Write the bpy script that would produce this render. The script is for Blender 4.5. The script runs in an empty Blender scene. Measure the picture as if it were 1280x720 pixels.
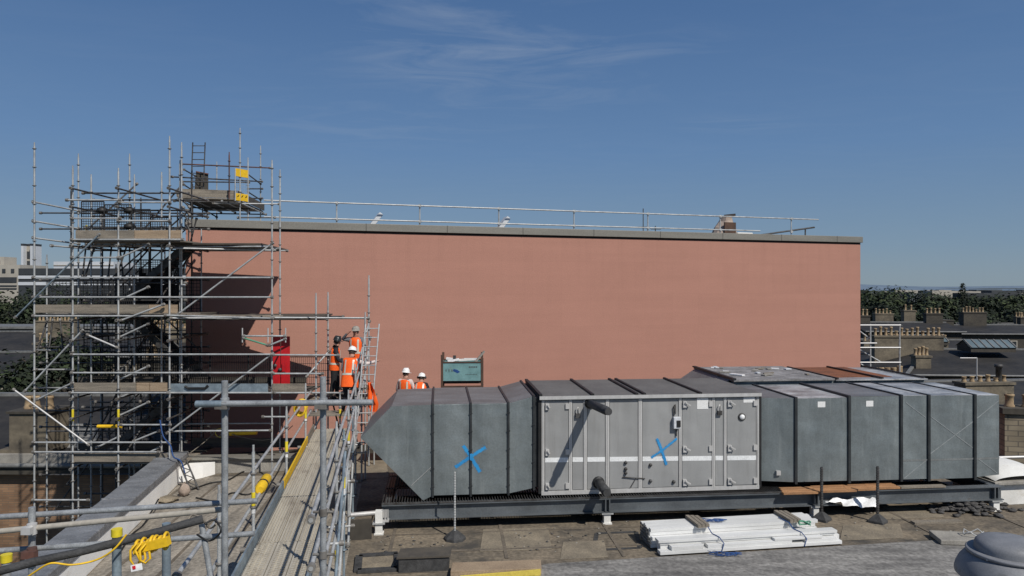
import bpy, bmesh, math, random
from mathutils import Vector, Matrix, Quaternion
random.seed(7)
R = math.radians
scn = bpy.context.scene
COL = scn.collection
V = Vector
# ---------------------------------------------------------------- survey helpers
F, CX, CY, CZ = 900.0, 640.0, 358.0, 5.3      # lens, optical axis, eye height above the flat roof
def P(px, py, Y): return V(((px-CX)/F*Y, Y, CZ-(py-CY)/F*Y))
def PZ(px, py, z):
    Y = (CZ-z)*F/(py-CY); return V(((px-CX)/F*Y, Y, z))
# ---------------------------------------------------------------- materials
def mat(name, c1, c2=None, rough=.6, metal=0.0, scale=(3,3,3), fine=30.0, fineamt=.15, bump=0.0, spec=.5, lo=.35, hi=.65, detail=6, dirt=None, wob=0):
    m = bpy.data.materials.new(name); m.use_nodes = True
    nt = m.node_tree; N = nt.nodes; L = nt.links
    b = N['Principled BSDF']
    b.inputs['Roughness'].default_value = rough; b.inputs['Metallic'].default_value = metal
    b.inputs['Specular IOR Level'].default_value = spec
    tc = N.new('ShaderNodeTexCoord'); mp = N.new('ShaderNodeMapping'); mp.inputs['Scale'].default_value = scale
    L.new(tc.outputs['Object'], mp.inputs['Vector'])
    n1 = N.new('ShaderNodeTexNoise'); n1.inputs['Scale'].default_value = 1.0; n1.inputs['Detail'].default_value = detail; n1.inputs['Roughness'].default_value = .6
    L.new(mp.outputs['Vector'], n1.inputs['Vector'])
    cr = N.new('ShaderNodeValToRGB'); cr.color_ramp.elements[0].position = lo; cr.color_ramp.elements[1].position = hi
    if c2 is None: c2 = tuple(x*.75 for x in c1)
    cr.color_ramp.elements[0].color = (*c2, 1); cr.color_ramp.elements[1].color = (*c1, 1)
    L.new(n1.outputs['Fac'], cr.inputs['Fac'])
    n2 = N.new('ShaderNodeTexNoise'); n2.inputs['Scale'].default_value = fine; n2.inputs['Detail'].default_value = 3
    L.new(tc.outputs['Object'], n2.inputs['Vector'])
    mr = N.new('ShaderNodeMapRange'); mr.inputs['From Min'].default_value = .25; mr.inputs['From Max'].default_value = .75
    mr.inputs['To Min'].default_value = 1-fineamt; mr.inputs['To Max'].default_value = 1+fineamt
    L.new(n2.outputs['Fac'], mr.inputs['Value'])
    mx = N.new('ShaderNodeMix'); mx.data_type = 'RGBA'; mx.blend_type = 'MULTIPLY'; mx.inputs['Factor'].default_value = 1
    L.new(cr.outputs['Color'], mx.inputs['A']); L.new(mr.outputs['Result'], mx.inputs['B'])
    out = mx.outputs['Result']
    if dirt:                                    # (colour, scale, lo, hi)
        n3 = N.new('ShaderNodeTexNoise'); n3.inputs['Scale'].default_value = 1.0; n3.inputs['Detail'].default_value = 8; n3.inputs['Roughness'].default_value = .7
        mp3 = N.new('ShaderNodeMapping'); mp3.inputs['Scale'].default_value = dirt[1]; mp3.inputs['Location'].default_value = (3.3, 7.1, 1.7)
        L.new(tc.outputs['Object'], mp3.inputs['Vector']); L.new(mp3.outputs['Vector'], n3.inputs['Vector'])
        r3 = N.new('ShaderNodeMapRange'); r3.inputs['From Min'].default_value = dirt[2]; r3.inputs['From Max'].default_value = dirt[3]
        L.new(n3.outputs['Fac'], r3.inputs['Value'])
        m3 = N.new('ShaderNodeMix'); m3.data_type = 'RGBA'; L.new(r3.outputs['Result'], m3.inputs['Factor'])
        L.new(out, m3.inputs['A']); m3.inputs['B'].default_value = (*dirt[0], 1)
        out = m3.outputs['Result']
    L.new(out, b.inputs['Base Color'])
    if bump:
        bp = N.new('ShaderNodeBump'); bp.inputs['Strength'].default_value = bump; bp.inputs['Distance'].default_value = .02
        L.new(n2.outputs['Fac'], bp.inputs['Height']); L.new(bp.outputs['Normal'], b.inputs['Normal'])
    if wob:
        nw = N.new('ShaderNodeTexNoise'); nw.inputs['Scale'].default_value = 1.7; nw.inputs['Detail'].default_value = 1.5
        L.new(tc.outputs['Object'], nw.inputs['Vector'])
        bw = N.new('ShaderNodeBump'); bw.inputs['Strength'].default_value = wob; bw.inputs['Distance'].default_value = .25
        L.new(nw.outputs['Fac'], bw.inputs['Height']); L.new(bw.outputs['Normal'], b.inputs['Normal'])
    rr = N.new('ShaderNodeMapRange'); rr.inputs['To Min'].default_value = max(.05, rough-.12); rr.inputs['To Max'].default_value = min(1, rough+.12)
    L.new(n1.outputs['Fac'], rr.inputs['Value']); L.new(rr.outputs['Result'], b.inputs['Roughness'])
    return m
def brick_mat(name, c1, c2, mortar, w=.46, h=.075, ms=.012):
    m = bpy.data.materials.new(name); m.use_nodes = True
    nt = m.node_tree; N = nt.nodes; L = nt.links; b = N['Principled BSDF']; b.inputs['Roughness'].default_value = .9
    tc = N.new('ShaderNodeTexCoord'); sp = N.new('ShaderNodeSeparateXYZ'); L.new(tc.outputs['Object'], sp.inputs[0])
    ad = N.new('ShaderNodeMath'); ad.operation = 'ADD'; L.new(sp.outputs['X'], ad.inputs[0]); L.new(sp.outputs['Y'], ad.inputs[1])
    cb = N.new('ShaderNodeCombineXYZ'); L.new(ad.outputs[0], cb.inputs['X']); L.new(sp.outputs['Z'], cb.inputs['Y'])
    bt = N.new('ShaderNodeTexBrick'); L.new(cb.outputs[0], bt.inputs['Vector'])
    bt.inputs['Color1'].default_value = (*c1, 1); bt.inputs['Color2'].default_value = (*c2, 1); bt.inputs['Mortar'].default_value = (*mortar, 1)
    bt.inputs['Scale'].default_value = 1; bt.inputs['Brick Width'].default_value = w; bt.inputs['Row Height'].default_value = h; bt.inputs['Mortar Size'].default_value = ms
    n = N.new('ShaderNodeTexNoise'); n.inputs['Scale'].default_value = .8; n.inputs['Detail'].default_value = 7; L.new(tc.outputs['Object'], n.inputs['Vector'])
    mr = N.new('ShaderNodeMapRange'); mr.inputs['From Min'].default_value = .3; mr.inputs['From Max'].default_value = .7; mr.inputs['To Min'].default_value = .55; mr.inputs['To Max'].default_value = 1.25
    L.new(n.outputs['Fac'], mr.inputs['Value'])
    mx = N.new('ShaderNodeMix'); mx.data_type = 'RGBA'; mx.blend_type = 'MULTIPLY'; mx.inputs['Factor'].default_value = 1
    L.new(bt.outputs['Color'], mx.inputs['A']); L.new(mr.outputs['Result'], mx.inputs['B']); L.new(mx.outputs['Result'], b.inputs['Base Color'])
    return m
M = {}
def mm(k, *a, **kw): M[k] = mat(k, *a, **kw)
mm('steel', (.50,.51,.50), (.33,.335,.33), rough=.45, metal=.2, scale=(4,4,4), fine=60, fineamt=.25, dirt=((.13,.09,.06),(6,6,3),.62,.75))
mm('steel_blue', (.30,.37,.41), (.18,.22,.25), rough=.5, metal=.4, scale=(4,4,4), fine=60)
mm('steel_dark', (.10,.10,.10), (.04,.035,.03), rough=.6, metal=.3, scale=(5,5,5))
mm('steel_near', (.36,.375,.38), (.23,.24,.245), rough=.5, metal=.2, scale=(9,9,9), fine=90, fineamt=.25, dirt=((.10,.07,.05),(14,14,6),.64,.72))
mm('rust_tube', (.16,.07,.05), (.07,.05,.045), rough=.75, metal=.2)
mm('coupler', (.24,.23,.21), (.12,.105,.09), rough=.6, metal=.2)
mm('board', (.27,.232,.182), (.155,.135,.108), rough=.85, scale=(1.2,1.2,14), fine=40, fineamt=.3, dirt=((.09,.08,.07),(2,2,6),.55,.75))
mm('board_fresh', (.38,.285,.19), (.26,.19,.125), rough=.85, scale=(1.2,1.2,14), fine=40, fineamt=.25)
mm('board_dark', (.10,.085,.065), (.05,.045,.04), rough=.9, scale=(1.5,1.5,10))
mm('metal_deck', (.47,.43,.35), (.36,.325,.265), rough=.7, metal=.1, scale=(20,.5,5), fine=30, fineamt=.14, dirt=((.20,.165,.125),(2.5,1.2,2),.53,.74), lo=.3, hi=.55)
def pink_mat():
    m = bpy.data.materials.new('pink'); m.use_nodes = True; nt = m.node_tree; N = nt.nodes; L = nt.links; b = N['Principled BSDF']; b.inputs['Roughness'].default_value = .95; b.inputs['Specular IOR Level'].default_value = .15
    tc = N.new('ShaderNodeTexCoord')
    def noise(sc, det, rough=.6):
        mp = N.new('ShaderNodeMapping'); mp.inputs['Scale'].default_value = sc; L.new(tc.outputs['Object'], mp.inputs[0])
        n = N.new('ShaderNodeTexNoise'); n.inputs['Scale'].default_value = 1; n.inputs['Detail'].default_value = det; n.inputs['Roughness'].default_value = rough; L.new(mp.outputs[0], n.inputs['Vector']); return n.outputs['Fac']
    def rng(v, a, c, d, e):
        r = N.new('ShaderNodeMapRange'); r.inputs['From Min'].default_value = a; r.inputs['From Max'].default_value = c; r.inputs['To Min'].default_value = d; r.inputs['To Max'].default_value = e; L.new(v, r.inputs['Value']); return r.outputs['Result']
    def mul(a, c):
        n = N.new('ShaderNodeMath'); n.operation = 'MULTIPLY'; L.new(a, n.inputs[0]); L.new(c, n.inputs[1]); return n.outputs[0]
    f = rng(noise((.35,.35,.35), 6), .3, .7, .98, 1.015)
    f = mul(f, rng(noise((.12,.12,2.4), 3), .3, .7, .96, 1.03))          # faint day-work bands
    f = mul(f, rng(noise((2.2,2.2,2.2), 8, .75), .25, .75, .965, 1.03))
    f = mul(f, rng(noise((22,22,22), 3), .25, .75, .93, 1.07))
    sp = N.new('ShaderNodeSeparateXYZ'); L.new(tc.outputs['Object'], sp.inputs[0])
    st = rng(noise((3.2,3.2,.10), 4), .50, .78, 0, .08)                     # run-off streaks, strongest under the coping
    top = rng(sp.outputs['Z'], 19.3, 22.3, .15, 1.0)
    s1 = mul(st, top); sb = N.new('ShaderNodeMath'); sb.operation = 'SUBTRACT'; sb.inputs[0].default_value = 1; L.new(s1, sb.inputs[1])
    f = mul(f, sb.outputs[0])
    # sheet joints of the render carrier boards, barely visible
    wv = N.new('ShaderNodeTexBrick'); cb = N.new('ShaderNodeCombineXYZ'); L.new(sp.outputs['X'], cb.inputs['X']); L.new(sp.outputs['Z'], cb.inputs['Y']); L.new(cb.outputs[0], wv.inputs['Vector'])
    wv.offset = 0; wv.inputs['Scale'].default_value = 1; wv.inputs['Brick Width'].default_value = 1.2; wv.inputs['Row Height'].default_value = 1.25; wv.inputs['Mortar Size'].default_value = .012; wv.inputs['Mortar Smooth'].default_value = 1
    wv.inputs['Color1'].default_value = (1,1,1,1); wv.inputs['Color2'].default_value = (.975,.975,.975,1); wv.inputs['Mortar'].default_value = (.94,.94,.94,1)
    sepc = N.new('ShaderNodeSeparateColor'); L.new(wv.outputs['Color'], sepc.inputs[0]); f = mul(f, sepc.outputs[0])
    mx = N.new('ShaderNodeMix'); mx.data_type = 'RGBA'; mx.blend_type = 'MULTIPLY'; mx.inputs['Factor'].default_value = 1; mx.inputs['A'].default_value = (.430,.222,.168,1)
    L.new(f, mx.inputs['B']); L.new(mx.outputs['Result'], b.inputs['Base Color'])
    bp = N.new('ShaderNodeBump'); bp.inputs['Strength'].default_value = .3; bp.inputs['Distance'].default_value = .02; L.new(noise((26,26,26), 4), bp.inputs['Height']); L.new(bp.outputs['Normal'], b.inputs['Normal'])
    return m
M['pink'] = pink_mat()
mm('coping', (.235,.225,.195), (.19,.18,.155), rough=.6, metal=.2, scale=(.3,.3,2))
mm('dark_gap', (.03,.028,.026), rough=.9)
mm('duct', (.212,.240,.243), (.150,.173,.177), rough=.36, metal=.22, scale=(2.2,2.2,.5), fine=38, fineamt=.14, dirt=((.29,.315,.31),(6,6,.4),.56,.82), wob=.28)
mm('duct_top', (.56,.56,.55), (.20,.20,.20), rough=.4, metal=.1, scale=(.7,1.6,1), fine=25, fineamt=.2, dirt=((.14,.135,.13),(2,2,2),.5,.7))  # pale tone stands in for sun glints on the right duct tops
mm('duct_top_dull', (.20,.20,.20), (.125,.125,.123), rough=.5, metal=.1, scale=(.9,1.8,1), fine=25, fineamt=.2, dirt=((.25,.25,.25),(3,5,3),.62,.8))
mm('flange', (.045,.05,.052), (.025,.028,.03), rough=.5, metal=.3)
mm('panel', (.325,.327,.320), (.278,.280,.274), rough=.5, metal=.1, scale=(2.5,2.5,.4), fine=60, fineamt=.05, dirt=((.23,.225,.215),(6,6,.4),.55,.82), wob=.14)
mm('duct_highlight', (.36,.385,.385), (.29,.31,.31), rough=.4, metal=.3)  # lighter copy of duct, paints the light caught along folds
mm('parapet_white', (.93,.92,.88), (.86,.85,.81), rough=.8, scale=(3,3,1), fine=40, fineamt=.06, dirt=((.45,.37,.26),(1.2,1.2,3),.62,.8))
mm('alu', (.60,.59,.57), (.50,.49,.47), rough=.4, metal=.25, scale=(6,6,1), fineamt=.05)
mm('white_band', (.80,.81,.80), (.70,.71,.70), rough=.6, dirt=((.5,.5,.48),(3,3,9),.6,.8))
mm('ahu_roof', (.150,.143,.133), (.105,.100,.093), rough=.7, scale=(1,1,1), fine=20, fineamt=.15)
mm('black', (.018,.018,.018), (.010,.010,.010), rough=.55)
mm('rubber', (.060,.060,.060), (.030,.030,.030), rough=.8, scale=(9,9,9), fine=60, fineamt=.3, bump=.3)
mm('bluepaint', (.03,.30,.62), (.02,.22,.50), rough=.6, fine=80, fineamt=.15)
mm('beam', (.145,.160,.170), (.095,.105,.112), rough=.5, metal=.3, scale=(1.5,1.5,3), dirt=((.10,.075,.055),(3,3,4),.6,.8))
mm('concrete', (.33,.31,.27), (.22,.205,.18), rough=.95, scale=(2,2,2), fine=30, fineamt=.2, bump=.3)
mm('whitepaint', (.78,.77,.73), (.62,.61,.57), rough=.7, scale=(1.2,1.2,2), fine=40, fineamt=.08, dirt=((.42,.36,.27),(1.2,1.2,3),.58,.8))
mm('roof_brown', (.225,.182,.128), (.105,.088,.066), rough=.95, scale=(.7,.9,1), fine=12, fineamt=.42, bump=.5, dirt=((.058,.052,.044),(.8,1.1,1),.50,.66), detail=10)
mm('roof_patch', (.27,.225,.16), (.16,.135,.10), rough=.95, scale=(2,2,2), fine=30, fineamt=.25, bump=.3)
mm('roof_grey', (.275,.262,.240), (.120,.114,.106), rough=.9, scale=(.55,2.6,1), fine=13, fineamt=.42, bump=.5, dirt=((.12,.115,.105),(.6,4,1),.55,.70), detail=10)
mm('felt_left', (.340,.300,.240), (.185,.165,.135), rough=.95, scale=(2.6,.5,1), fine=13, fineamt=.40, bump=.5, dirt=((.13,.115,.095),(4,.6,1),.53,.70), detail=10)
mm('roof_lap', (.165,.135,.10), (.10,.085,.066), rough=.95, scale=(2,2,2), fine=20, fineamt=.3)
mm('roof_lap2', (.20,.19,.175), (.13,.124,.115), rough=.9, scale=(2,2,2), fine=20, fineamt=.3)
mm('lead', (.265,.272,.280), (.165,.170,.176), rough=.6, metal=.2, scale=(1.4,3,2), fine=30, fineamt=.25, bump=.7, dirt=((.40,.40,.40),(5,7,5),.58,.75))
mm('yellow', (.80,.50,.015), (.66,.40,.012), rough=.55, scale=(5,5,5), dirt=((.30,.18,.03),(7,7,7),.62,.8))
mm('yellow_pale', (.72,.58,.10), (.60,.47,.09), rough=.6)
mm('red', (.55,.012,.018), (.42,.01,.014), rough=.45)
mm('orange', (.98,.135,.010), (.86,.105,.008), rough=.75, scale=(8,8,8), fine=50)
mm('reflect', (.62,.60,.50), (.5,.48,.4), rough=.35)
mm('skin', (.45,.235,.165), (.38,.19,.13), rough=.6)
mm('navy', (.016,.018,.026), (.010,.011,.016), rough=.85)
mm('blackcloth', (.014,.014,.015), (.009,.009,.01), rough=.9)
mm('greycloth', (.19,.20,.21), (.13,.135,.145), rough=.9)
mm('palecloth', (.70,.60,.56), (.58,.48,.44), rough=.9)
mm('helmet_white', (.85,.85,.83), (.78,.78,.76), rough=.35)
mm('helmet_dark', (.03,.035,.035), (.02,.022,.022), rough=.35)
mm('hair', (.03,.02,.014), rough=.8)
mm('slate', (.031,.028,.025), (.015,.014,.013), rough=.75, scale=(.5,.5,2.5), fine=4, fineamt=.25, dirt=((.045,.042,.036),(.6,.6,2),.6,.8))
mm('flashing', (.20,.20,.19), (.12,.12,.115), rough=.6)
mm('stone', (.20,.168,.118), (.105,.088,.064), rough=.95, scale=(.5,.5,.9), fine=6, fineamt=.2, dirt=((.06,.052,.042),(.5,.5,.8),.5,.72))
mm('stone_dark', (.075,.065,.05), (.04,.036,.03), rough=.95, scale=(.5,.5,.9), fine=6, fineamt=.2)  # dark stone; also stands in for unlit chimney and tenement faces
M['stone_block'] = brick_mat('stone_block', (.30,.25,.175), (.23,.19,.13), (.13,.11,.085), .55, .22, .018)
M['brick'] = brick_mat('brick', (.32,.185,.10), (.21,.12,.068), (.19,.135,.09), .46, .085, .012)
mm('pot', (.40,.30,.175), (.26,.18,.105), rough=.9, scale=(3,3,3), dirt=((.16,.12,.08),(4,4,3),.58,.8))
mm('glass', (.12,.17,.20), (.08,.12,.15), rough=.15, spec=.8, scale=(.5,.5,.5))
mm('glass_pale', (.15,.19,.20), (.09,.125,.135), rough=.2, spec=.7, scale=(.5,.5,.5))
mm('window_dark', (.03,.035,.04), (.02,.022,.026), rough=.15)
mm('cream', (.42,.39,.33), (.35,.32,.27), rough=.9, scale=(.2,.2,.2))
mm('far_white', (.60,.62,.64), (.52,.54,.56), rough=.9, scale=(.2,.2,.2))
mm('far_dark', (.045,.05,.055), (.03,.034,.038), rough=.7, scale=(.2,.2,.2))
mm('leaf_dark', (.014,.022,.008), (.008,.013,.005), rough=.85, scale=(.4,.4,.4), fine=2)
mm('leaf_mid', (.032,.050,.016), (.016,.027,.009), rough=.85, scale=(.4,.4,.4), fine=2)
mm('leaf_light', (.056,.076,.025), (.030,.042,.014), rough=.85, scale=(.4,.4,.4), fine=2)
mm('bark', (.06,.048,.036), (.035,.028,.022), rough=.95)
mm('ground', (.060,.065,.055), (.035,.042,.030), rough=1, scale=(.01,.01,.01), fine=.1)
mm('hills', (.16,.21,.27), (.13,.175,.23), rough=1, scale=(.002,.002,.004), fine=.02, spec=0)  # bluish base colour stands in for distance haze
mm('far_town', (.15,.165,.175), (.07,.08,.085), rough=1, scale=(.05,.05,.05), fine=.1, spec=0)  # grey-blue cast, haze painted into the colour
mm('rust_roof', (.24,.085,.035), (.12,.045,.022), rough=.9, scale=(2,2,2), fine=20, fineamt=.3)
mm('pile_roof', (.30,.29,.285), (.13,.125,.12), rough=.8, scale=(2.2,2.2,2), fine=20, fineamt=.3, dirt=((.55,.55,.54),(3,5,3),.6,.75))
mm('stillage_green', (.19,.35,.35), (.13,.25,.25), rough=.6, scale=(3,3,3), dirt=((.26,.25,.20),(4,4,4),.58,.75))
mm('stillage_frame', (.10,.055,.035), (.05,.03,.022), rough=.8)
mm('pvc', (.74,.74,.72), (.58,.58,.56), rough=.4, scale=(.6,3,3), fine=40, fineamt=.05, dirt=((.55,.53,.47),(.7,5,5),.62,.8))
mm('pvc_end', (.16,.16,.155), (.08,.08,.08), rough=.8, scale=(30,30,30))
mm('timber_orange', (.42,.22,.10), (.27,.14,.065), rough=.85, scale=(1.5,8,8), fine=40, fineamt=.25)
mm('rope_blue', (.015,.07,.23), (.01,.045,.15), rough=.7)
mm('sheet_white', (.85,.85,.84), (.75,.75,.74), rough=.4)
mm('rubble', (.10,.095,.09), (.04,.038,.036), rough=1, scale=(14,14,14), fine=50, fineamt=.4)
mm('cowl', (.235,.24,.25), (.165,.17,.18), rough=.6, scale=(2,2,2), fine=50, fineamt=.12, dirt=((.11,.11,.105),(3,3,5),.55,.75))
mm('green_bracket', (.10,.30,.19), (.07,.22,.14), rough=.6)
mm('tarp', (.45,.36,.29), (.28,.22,.18), rough=.9, scale=(4,4,4))
mm('mesh_black', (.012,.012,.013), rough=.7)
mm('tag_white', (.8,.8,.78), rough=.5)
mm('hazard_yellow', (.78,.62,.03), rough=.5)
mm('paper', (.78,.78,.76), (.68,.68,.66), rough=.7, scale=(20,20,60), fine=140, fineamt=.2)

# ---------------------------------------------------------------- mesh builder
WM = {}
class MB:
    def __init__(s, frame=None): s.v=[]; s.f=[]; s.mi=[]; s.sm=[]; s.mats=[]; s.M=frame or Matrix()
    def _m(s, m):
        if m is None: return 0
        if m not in s.mats: s.mats.append(m)
        return s.mats.index(m)
    def add(s, vs, fs, m=None, smooth=False):
        o=len(s.v); s.v += [s.M @ V(v) for v in vs]; k=s._m(m)
        for f in fs: s.f.append([o+i for i in f]); s.mi.append(k); s.sm.append(smooth)
    def box(s, a, b, m=None):
        x0,y0,z0=a; x1,y1,z1=b
        if x0>x1:x0,x1=x1,x0
        if y0>y1:y0,y1=y1,y0
        if z0>z1:z0,z1=z1,z0
        s.add([(x0,y0,z0),(x1,y0,z0),(x1,y1,z0),(x0,y1,z0),(x0,y0,z1),(x1,y0,z1),(x1,y1,z1),(x0,y1,z1)],
              [(0,3,2,1),(4,5,6,7),(0,1,5,4),(1,2,6,5),(2,3,7,6),(3,0,4,7)], m)
    def bar(s, p0, p1, w, h, m=None, up=(0,0,1)):       # rectangular bar, w sideways, h along up
        p0=V(p0); p1=V(p1); d=(p1-p0).normalized(); up=V(up)
        if abs(d.dot(up))>.98: up=V((0,1,0))
        sd=d.cross(up).normalized(); u2=sd.cross(d).normalized(); vs=[]
        for p in (p0,p1):
            for a,b in ((-1,-1),(1,-1),(1,1),(-1,1)): vs.append(p+sd*(a*w/2)+u2*(b*h/2))
        s.add(vs,[(0,1,2,3),(7,6,5,4),(0,4,5,1),(1,5,6,2),(2,6,7,3),(3,7,4,0)],m)
    def tube(s, pts, r, m=None, n=8, smooth=True, cap=True):
        pts=[V(p) for p in pts]; rs=r if isinstance(r,(list,tuple)) else [r]*len(pts)
        vs=[]; fs=[]; pu=None
        for i,p in enumerate(pts):
            d=(pts[min(i+1,len(pts)-1)]-pts[max(i-1,0)])
            d=d.normalized() if d.length>1e-9 else V((0,0,1))
            if pu is None: pu=V((0,0,1)) if abs(d.z)<.9 else V((1,0,0))
            a=d.cross(pu).normalized(); b=a.cross(d).normalized(); pu=b
            for k in range(n):
                t=2*math.pi*k/n; vs.append(p+a*(math.cos(t)*rs[i])+b*(math.sin(t)*rs[i]))
        for i in range(len(pts)-1):
            for k in range(n):
                k2=(k+1)%n; fs.append((i*n+k,i*n+k2,(i+1)*n+k2,(i+1)*n+k))
        s.add(vs,fs,m,smooth)
        if cap:
            o=len(pts)-1
            s.add(vs[:n],[tuple(range(n))],m); s.add(vs[o*n:],[tuple(reversed(range(n)))],m)
    def lathe(s, c, prof, m=None, n=20, smooth=True, axis=None):   # prof: (r,z)
        c=V(c); q=V((0,0,1)).rotation_difference(V(axis)) if axis else Quaternion()
        vs=[]; fs=[]
        for r,z in prof:
            for k in range(n):
                t=2*math.pi*k/n; vs.append(c+q@V((math.cos(t)*r,math.sin(t)*r,z)))
        for i in range(len(prof)-1):
            for k in range(n):
                k2=(k+1)%n; fs.append((i*n+k,i*n+k2,(i+1)*n+k2,(i+1)*n+k))
        s.add(vs,fs,m,smooth)
    def prism(s, poly, d, m=None):                      # poly: 3-D points, extruded by d
        d=V(d); n=len(poly); vs=[V(p) for p in poly]+[V(p)+d for p in poly]
        fs=[tuple(range(n)),tuple(reversed(range(n,2*n)))]+[(i,i+n,(i+1)%n+n,(i+1)%n) for i in range(n)]
        s.add(vs,fs,m)
    def build(s, name, m=None, parent=None, org=None, bevel=0, fix=True):
        me=bpy.data.meshes.new(name)
        W=WM[parent.name] if parent else Matrix.Translation(V(org)) if org is not None else Matrix()
        I=W.inverted()
        me.from_pydata([I@v for v in s.v],[],s.f)
        mats=s.mats or [m]
        for k in mats:
            me.materials.append(M[k] if isinstance(k,str) else (k or M[m]))
        me.polygons.foreach_set('material_index', s.mi); me.polygons.foreach_set('use_smooth', s.sm)
        if fix:
            bm=bmesh.new(); bm.from_mesh(me); bmesh.ops.recalc_face_normals(bm, faces=bm.faces)
            bm.to_mesh(me); bm.free()
        me.update()
        o=bpy.data.objects.new(name,me); COL.objects.link(o)
        if parent: o.parent=parent
        else: o.matrix_world=W
        WM[o.name]=W.copy()
        if bevel:
            bv=o.modifiers.new('edge','BEVEL'); bv.width=bevel; bv.segments=2; bv.limit_method='ANGLE'; bv.angle_limit=R(40)
        return o
def one(name, m, fn, parent=None, org=None, bevel=0, frame=None):
    b=MB(frame); fn(b); return b.build(name,m,parent,org,bevel)
def tag(o,label=None,cat=None,group=None,kind=None):
    if label:o['label']=label
    if cat:o['category']=cat
    if group:o['group']=group
    if kind:o['kind']=kind
    return o
def thing(name,label,cat,loc=(0,0,0),rz=0,group=None):
    o=bpy.data.objects.new(name,None); COL.objects.link(o); o.empty_display_size=.2
    W=Matrix.Translation(V(loc))@Matrix.Rotation(rz,4,'Z'); o.matrix_world=W; WM[o.name]=W.copy()
    return tag(o,label,cat,group)
def tube(name,p0,p1,parent,m='steel',r=.0242,n=8): return one(name,m,lambda b:b.tube([p0,p1],r,None,n),parent)
def standard(p0,p1,parent,m='steel',r=.0242,step=.5,name='standard'):
    b=MB(); p0=V(p0);p1=V(p1); b.tube([p0,p1],r,m,8); d=(p1-p0); L=d.length; d.normalize()
    z=math.ceil(p0.z/step)*step+.03
    while z<p1.z-.05:
        b.lathe((p0.x,p0.y,z),[(r,-.012),(r+.024,-.010),(r+.024,.010),(r,.012)],m if m!='steel' else 'coupler',10)
        z+=step
    b.tube([p1-V((0,0,.0)),p1+V((0,0,.10))],r*.72,m,8)
    return b.build(name,None,parent)
def coupler(b,p,s=.045,m='coupler'):
    p=V(p); b.box(p-V((s,s,s)),p+V((s,s,s)),m)
def ledger(p0,p1,parent,m='steel',r=.0242,name='ledger',clamps=True):
    b=MB(); b.tube([p0,p1],r,m,8)
    if clamps:
        d=(V(p1)-V(p0)).normalized()
        for q in (V(p0)+d*.04,V(p1)-d*.04): b.tube([q-d*.035,q+d*.035],r+.02,'coupler',8)
    return b.build(name,None,parent)
def boards(name,c0,c1,wvec,n,th,parent,m='board',gap=.012):
    # n boards side by side from c0 to c1, spread along wvec: one mesh for the deck pattern
    b=MB(); c0=V(c0);c1=V(c1);w=V(wvec); W=w.length/n; wn=w.normalized()
    for i in range(n):
        off=wn*(W*(i+.5)); j=random.uniform(-.004,.004)
        b.bar(c0+off+V((0,0,j)),c1+off+V((0,0,j)),W-gap,th,m)
    return b.build(name,None,parent)
def wire_panel(p,ux,uz,nx,nz,parent,r=.006,m='mesh_black',name='mesh_panel'):
    b=MB(); p=V(p);ux=V(ux);uz=V(uz)
    for i in range(nx+1): b.tube([p+ux*(i/nx),p+ux*(i/nx)+uz],r if 0<i<nx else r*2.2,m,4,False,False)
    for i in range(nz+1): b.tube([p+uz*(i/nz),p+uz*(i/nz)+ux],r if 0<i<nz else r*2.2,m,4,False,False)
    return b.build(name,None,parent,fix=False)
# ================================================================ camera, sun, sky
cam=bpy.data.cameras.new('camera'); camo=bpy.data.objects.new('camera',cam); COL.objects.link(camo)
camo.location=(0,0,CZ); camo.rotation_euler=(R(90),0,0); cam.sensor_width=36; cam.lens=36*F/1280; cam.shift_y=-2/1280
cam.clip_start=.1; cam.clip_end=30000; scn.camera=camo
SUN=V((1.19,-1.62,2.08)).normalized()
sl=bpy.data.lights.new('sun','SUN'); sl.energy=3.95; sl.angle=R(.5); sl.color=(1,.955,.89)
so=bpy.data.objects.new('sun',sl); COL.objects.link(so); so.rotation_euler=(-SUN).to_track_quat('-Z','Y').to_euler(); so.location=SUN*50
w=bpy.data.worlds.new('World'); scn.world=w; w.use_nodes=True
nt=w.node_tree; N=nt.nodes; L=nt.links; bg=N['Background']
sky=N.new('ShaderNodeTexSky'); sky.sky_type='NISHITA'; sky.sun_disc=False
sky.sun_elevation=math.asin(SUN.z); sky.sun_rotation=math.atan2(SUN.x,SUN.y); sky.altitude=50; sky.air_density=1.0; sky.dust_density=.3; sky.ozone_density=2.2
tc=N.new('ShaderNodeTexCoord'); sp=N.new('ShaderNodeSeparateXYZ'); L.new(tc.outputs['Generated'],sp.inputs[0])
# project the view direction on a high flat cloud deck
mz=N.new('ShaderNodeMath'); mz.operation='MAXIMUM'; mz.inputs[1].default_value=.03; L.new(sp.outputs['Z'],mz.inputs[0])
dx=N.new('ShaderNodeMath'); dx.operation='DIVIDE'; L.new(sp.outputs['X'],dx.inputs[0]); L.new(mz.outputs[0],dx.inputs[1])
dy=N.new('ShaderNodeMath'); dy.operation='DIVIDE'; L.new(sp.outputs['Y'],dy.inputs[0]); L.new(mz.outputs[0],dy.inputs[1])
cb=N.new('ShaderNodeCombineXYZ'); L.new(dx.outputs[0],cb.inputs[0]); L.new(dy.outputs[0],cb.inputs[1])
mp=N.new('ShaderNodeMapping'); mp.inputs['Scale'].default_value=(1.0,1.9,1); mp.inputs['Rotation'].default_value=(0,0,R(14)); mp.inputs['Location'].default_value=(2.1,.35,0); L.new(cb.outputs[0],mp.inputs[0])
n1=N.new('ShaderNodeTexNoise'); n1.inputs['Scale'].default_value=1.1; n1.inputs['Detail'].default_value=9; n1.inputs['Roughness'].default_value=.62; n1.inputs['Distortion'].default_value=1.6; L.new(mp.outputs[0],n1.inputs['Vector'])
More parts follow.
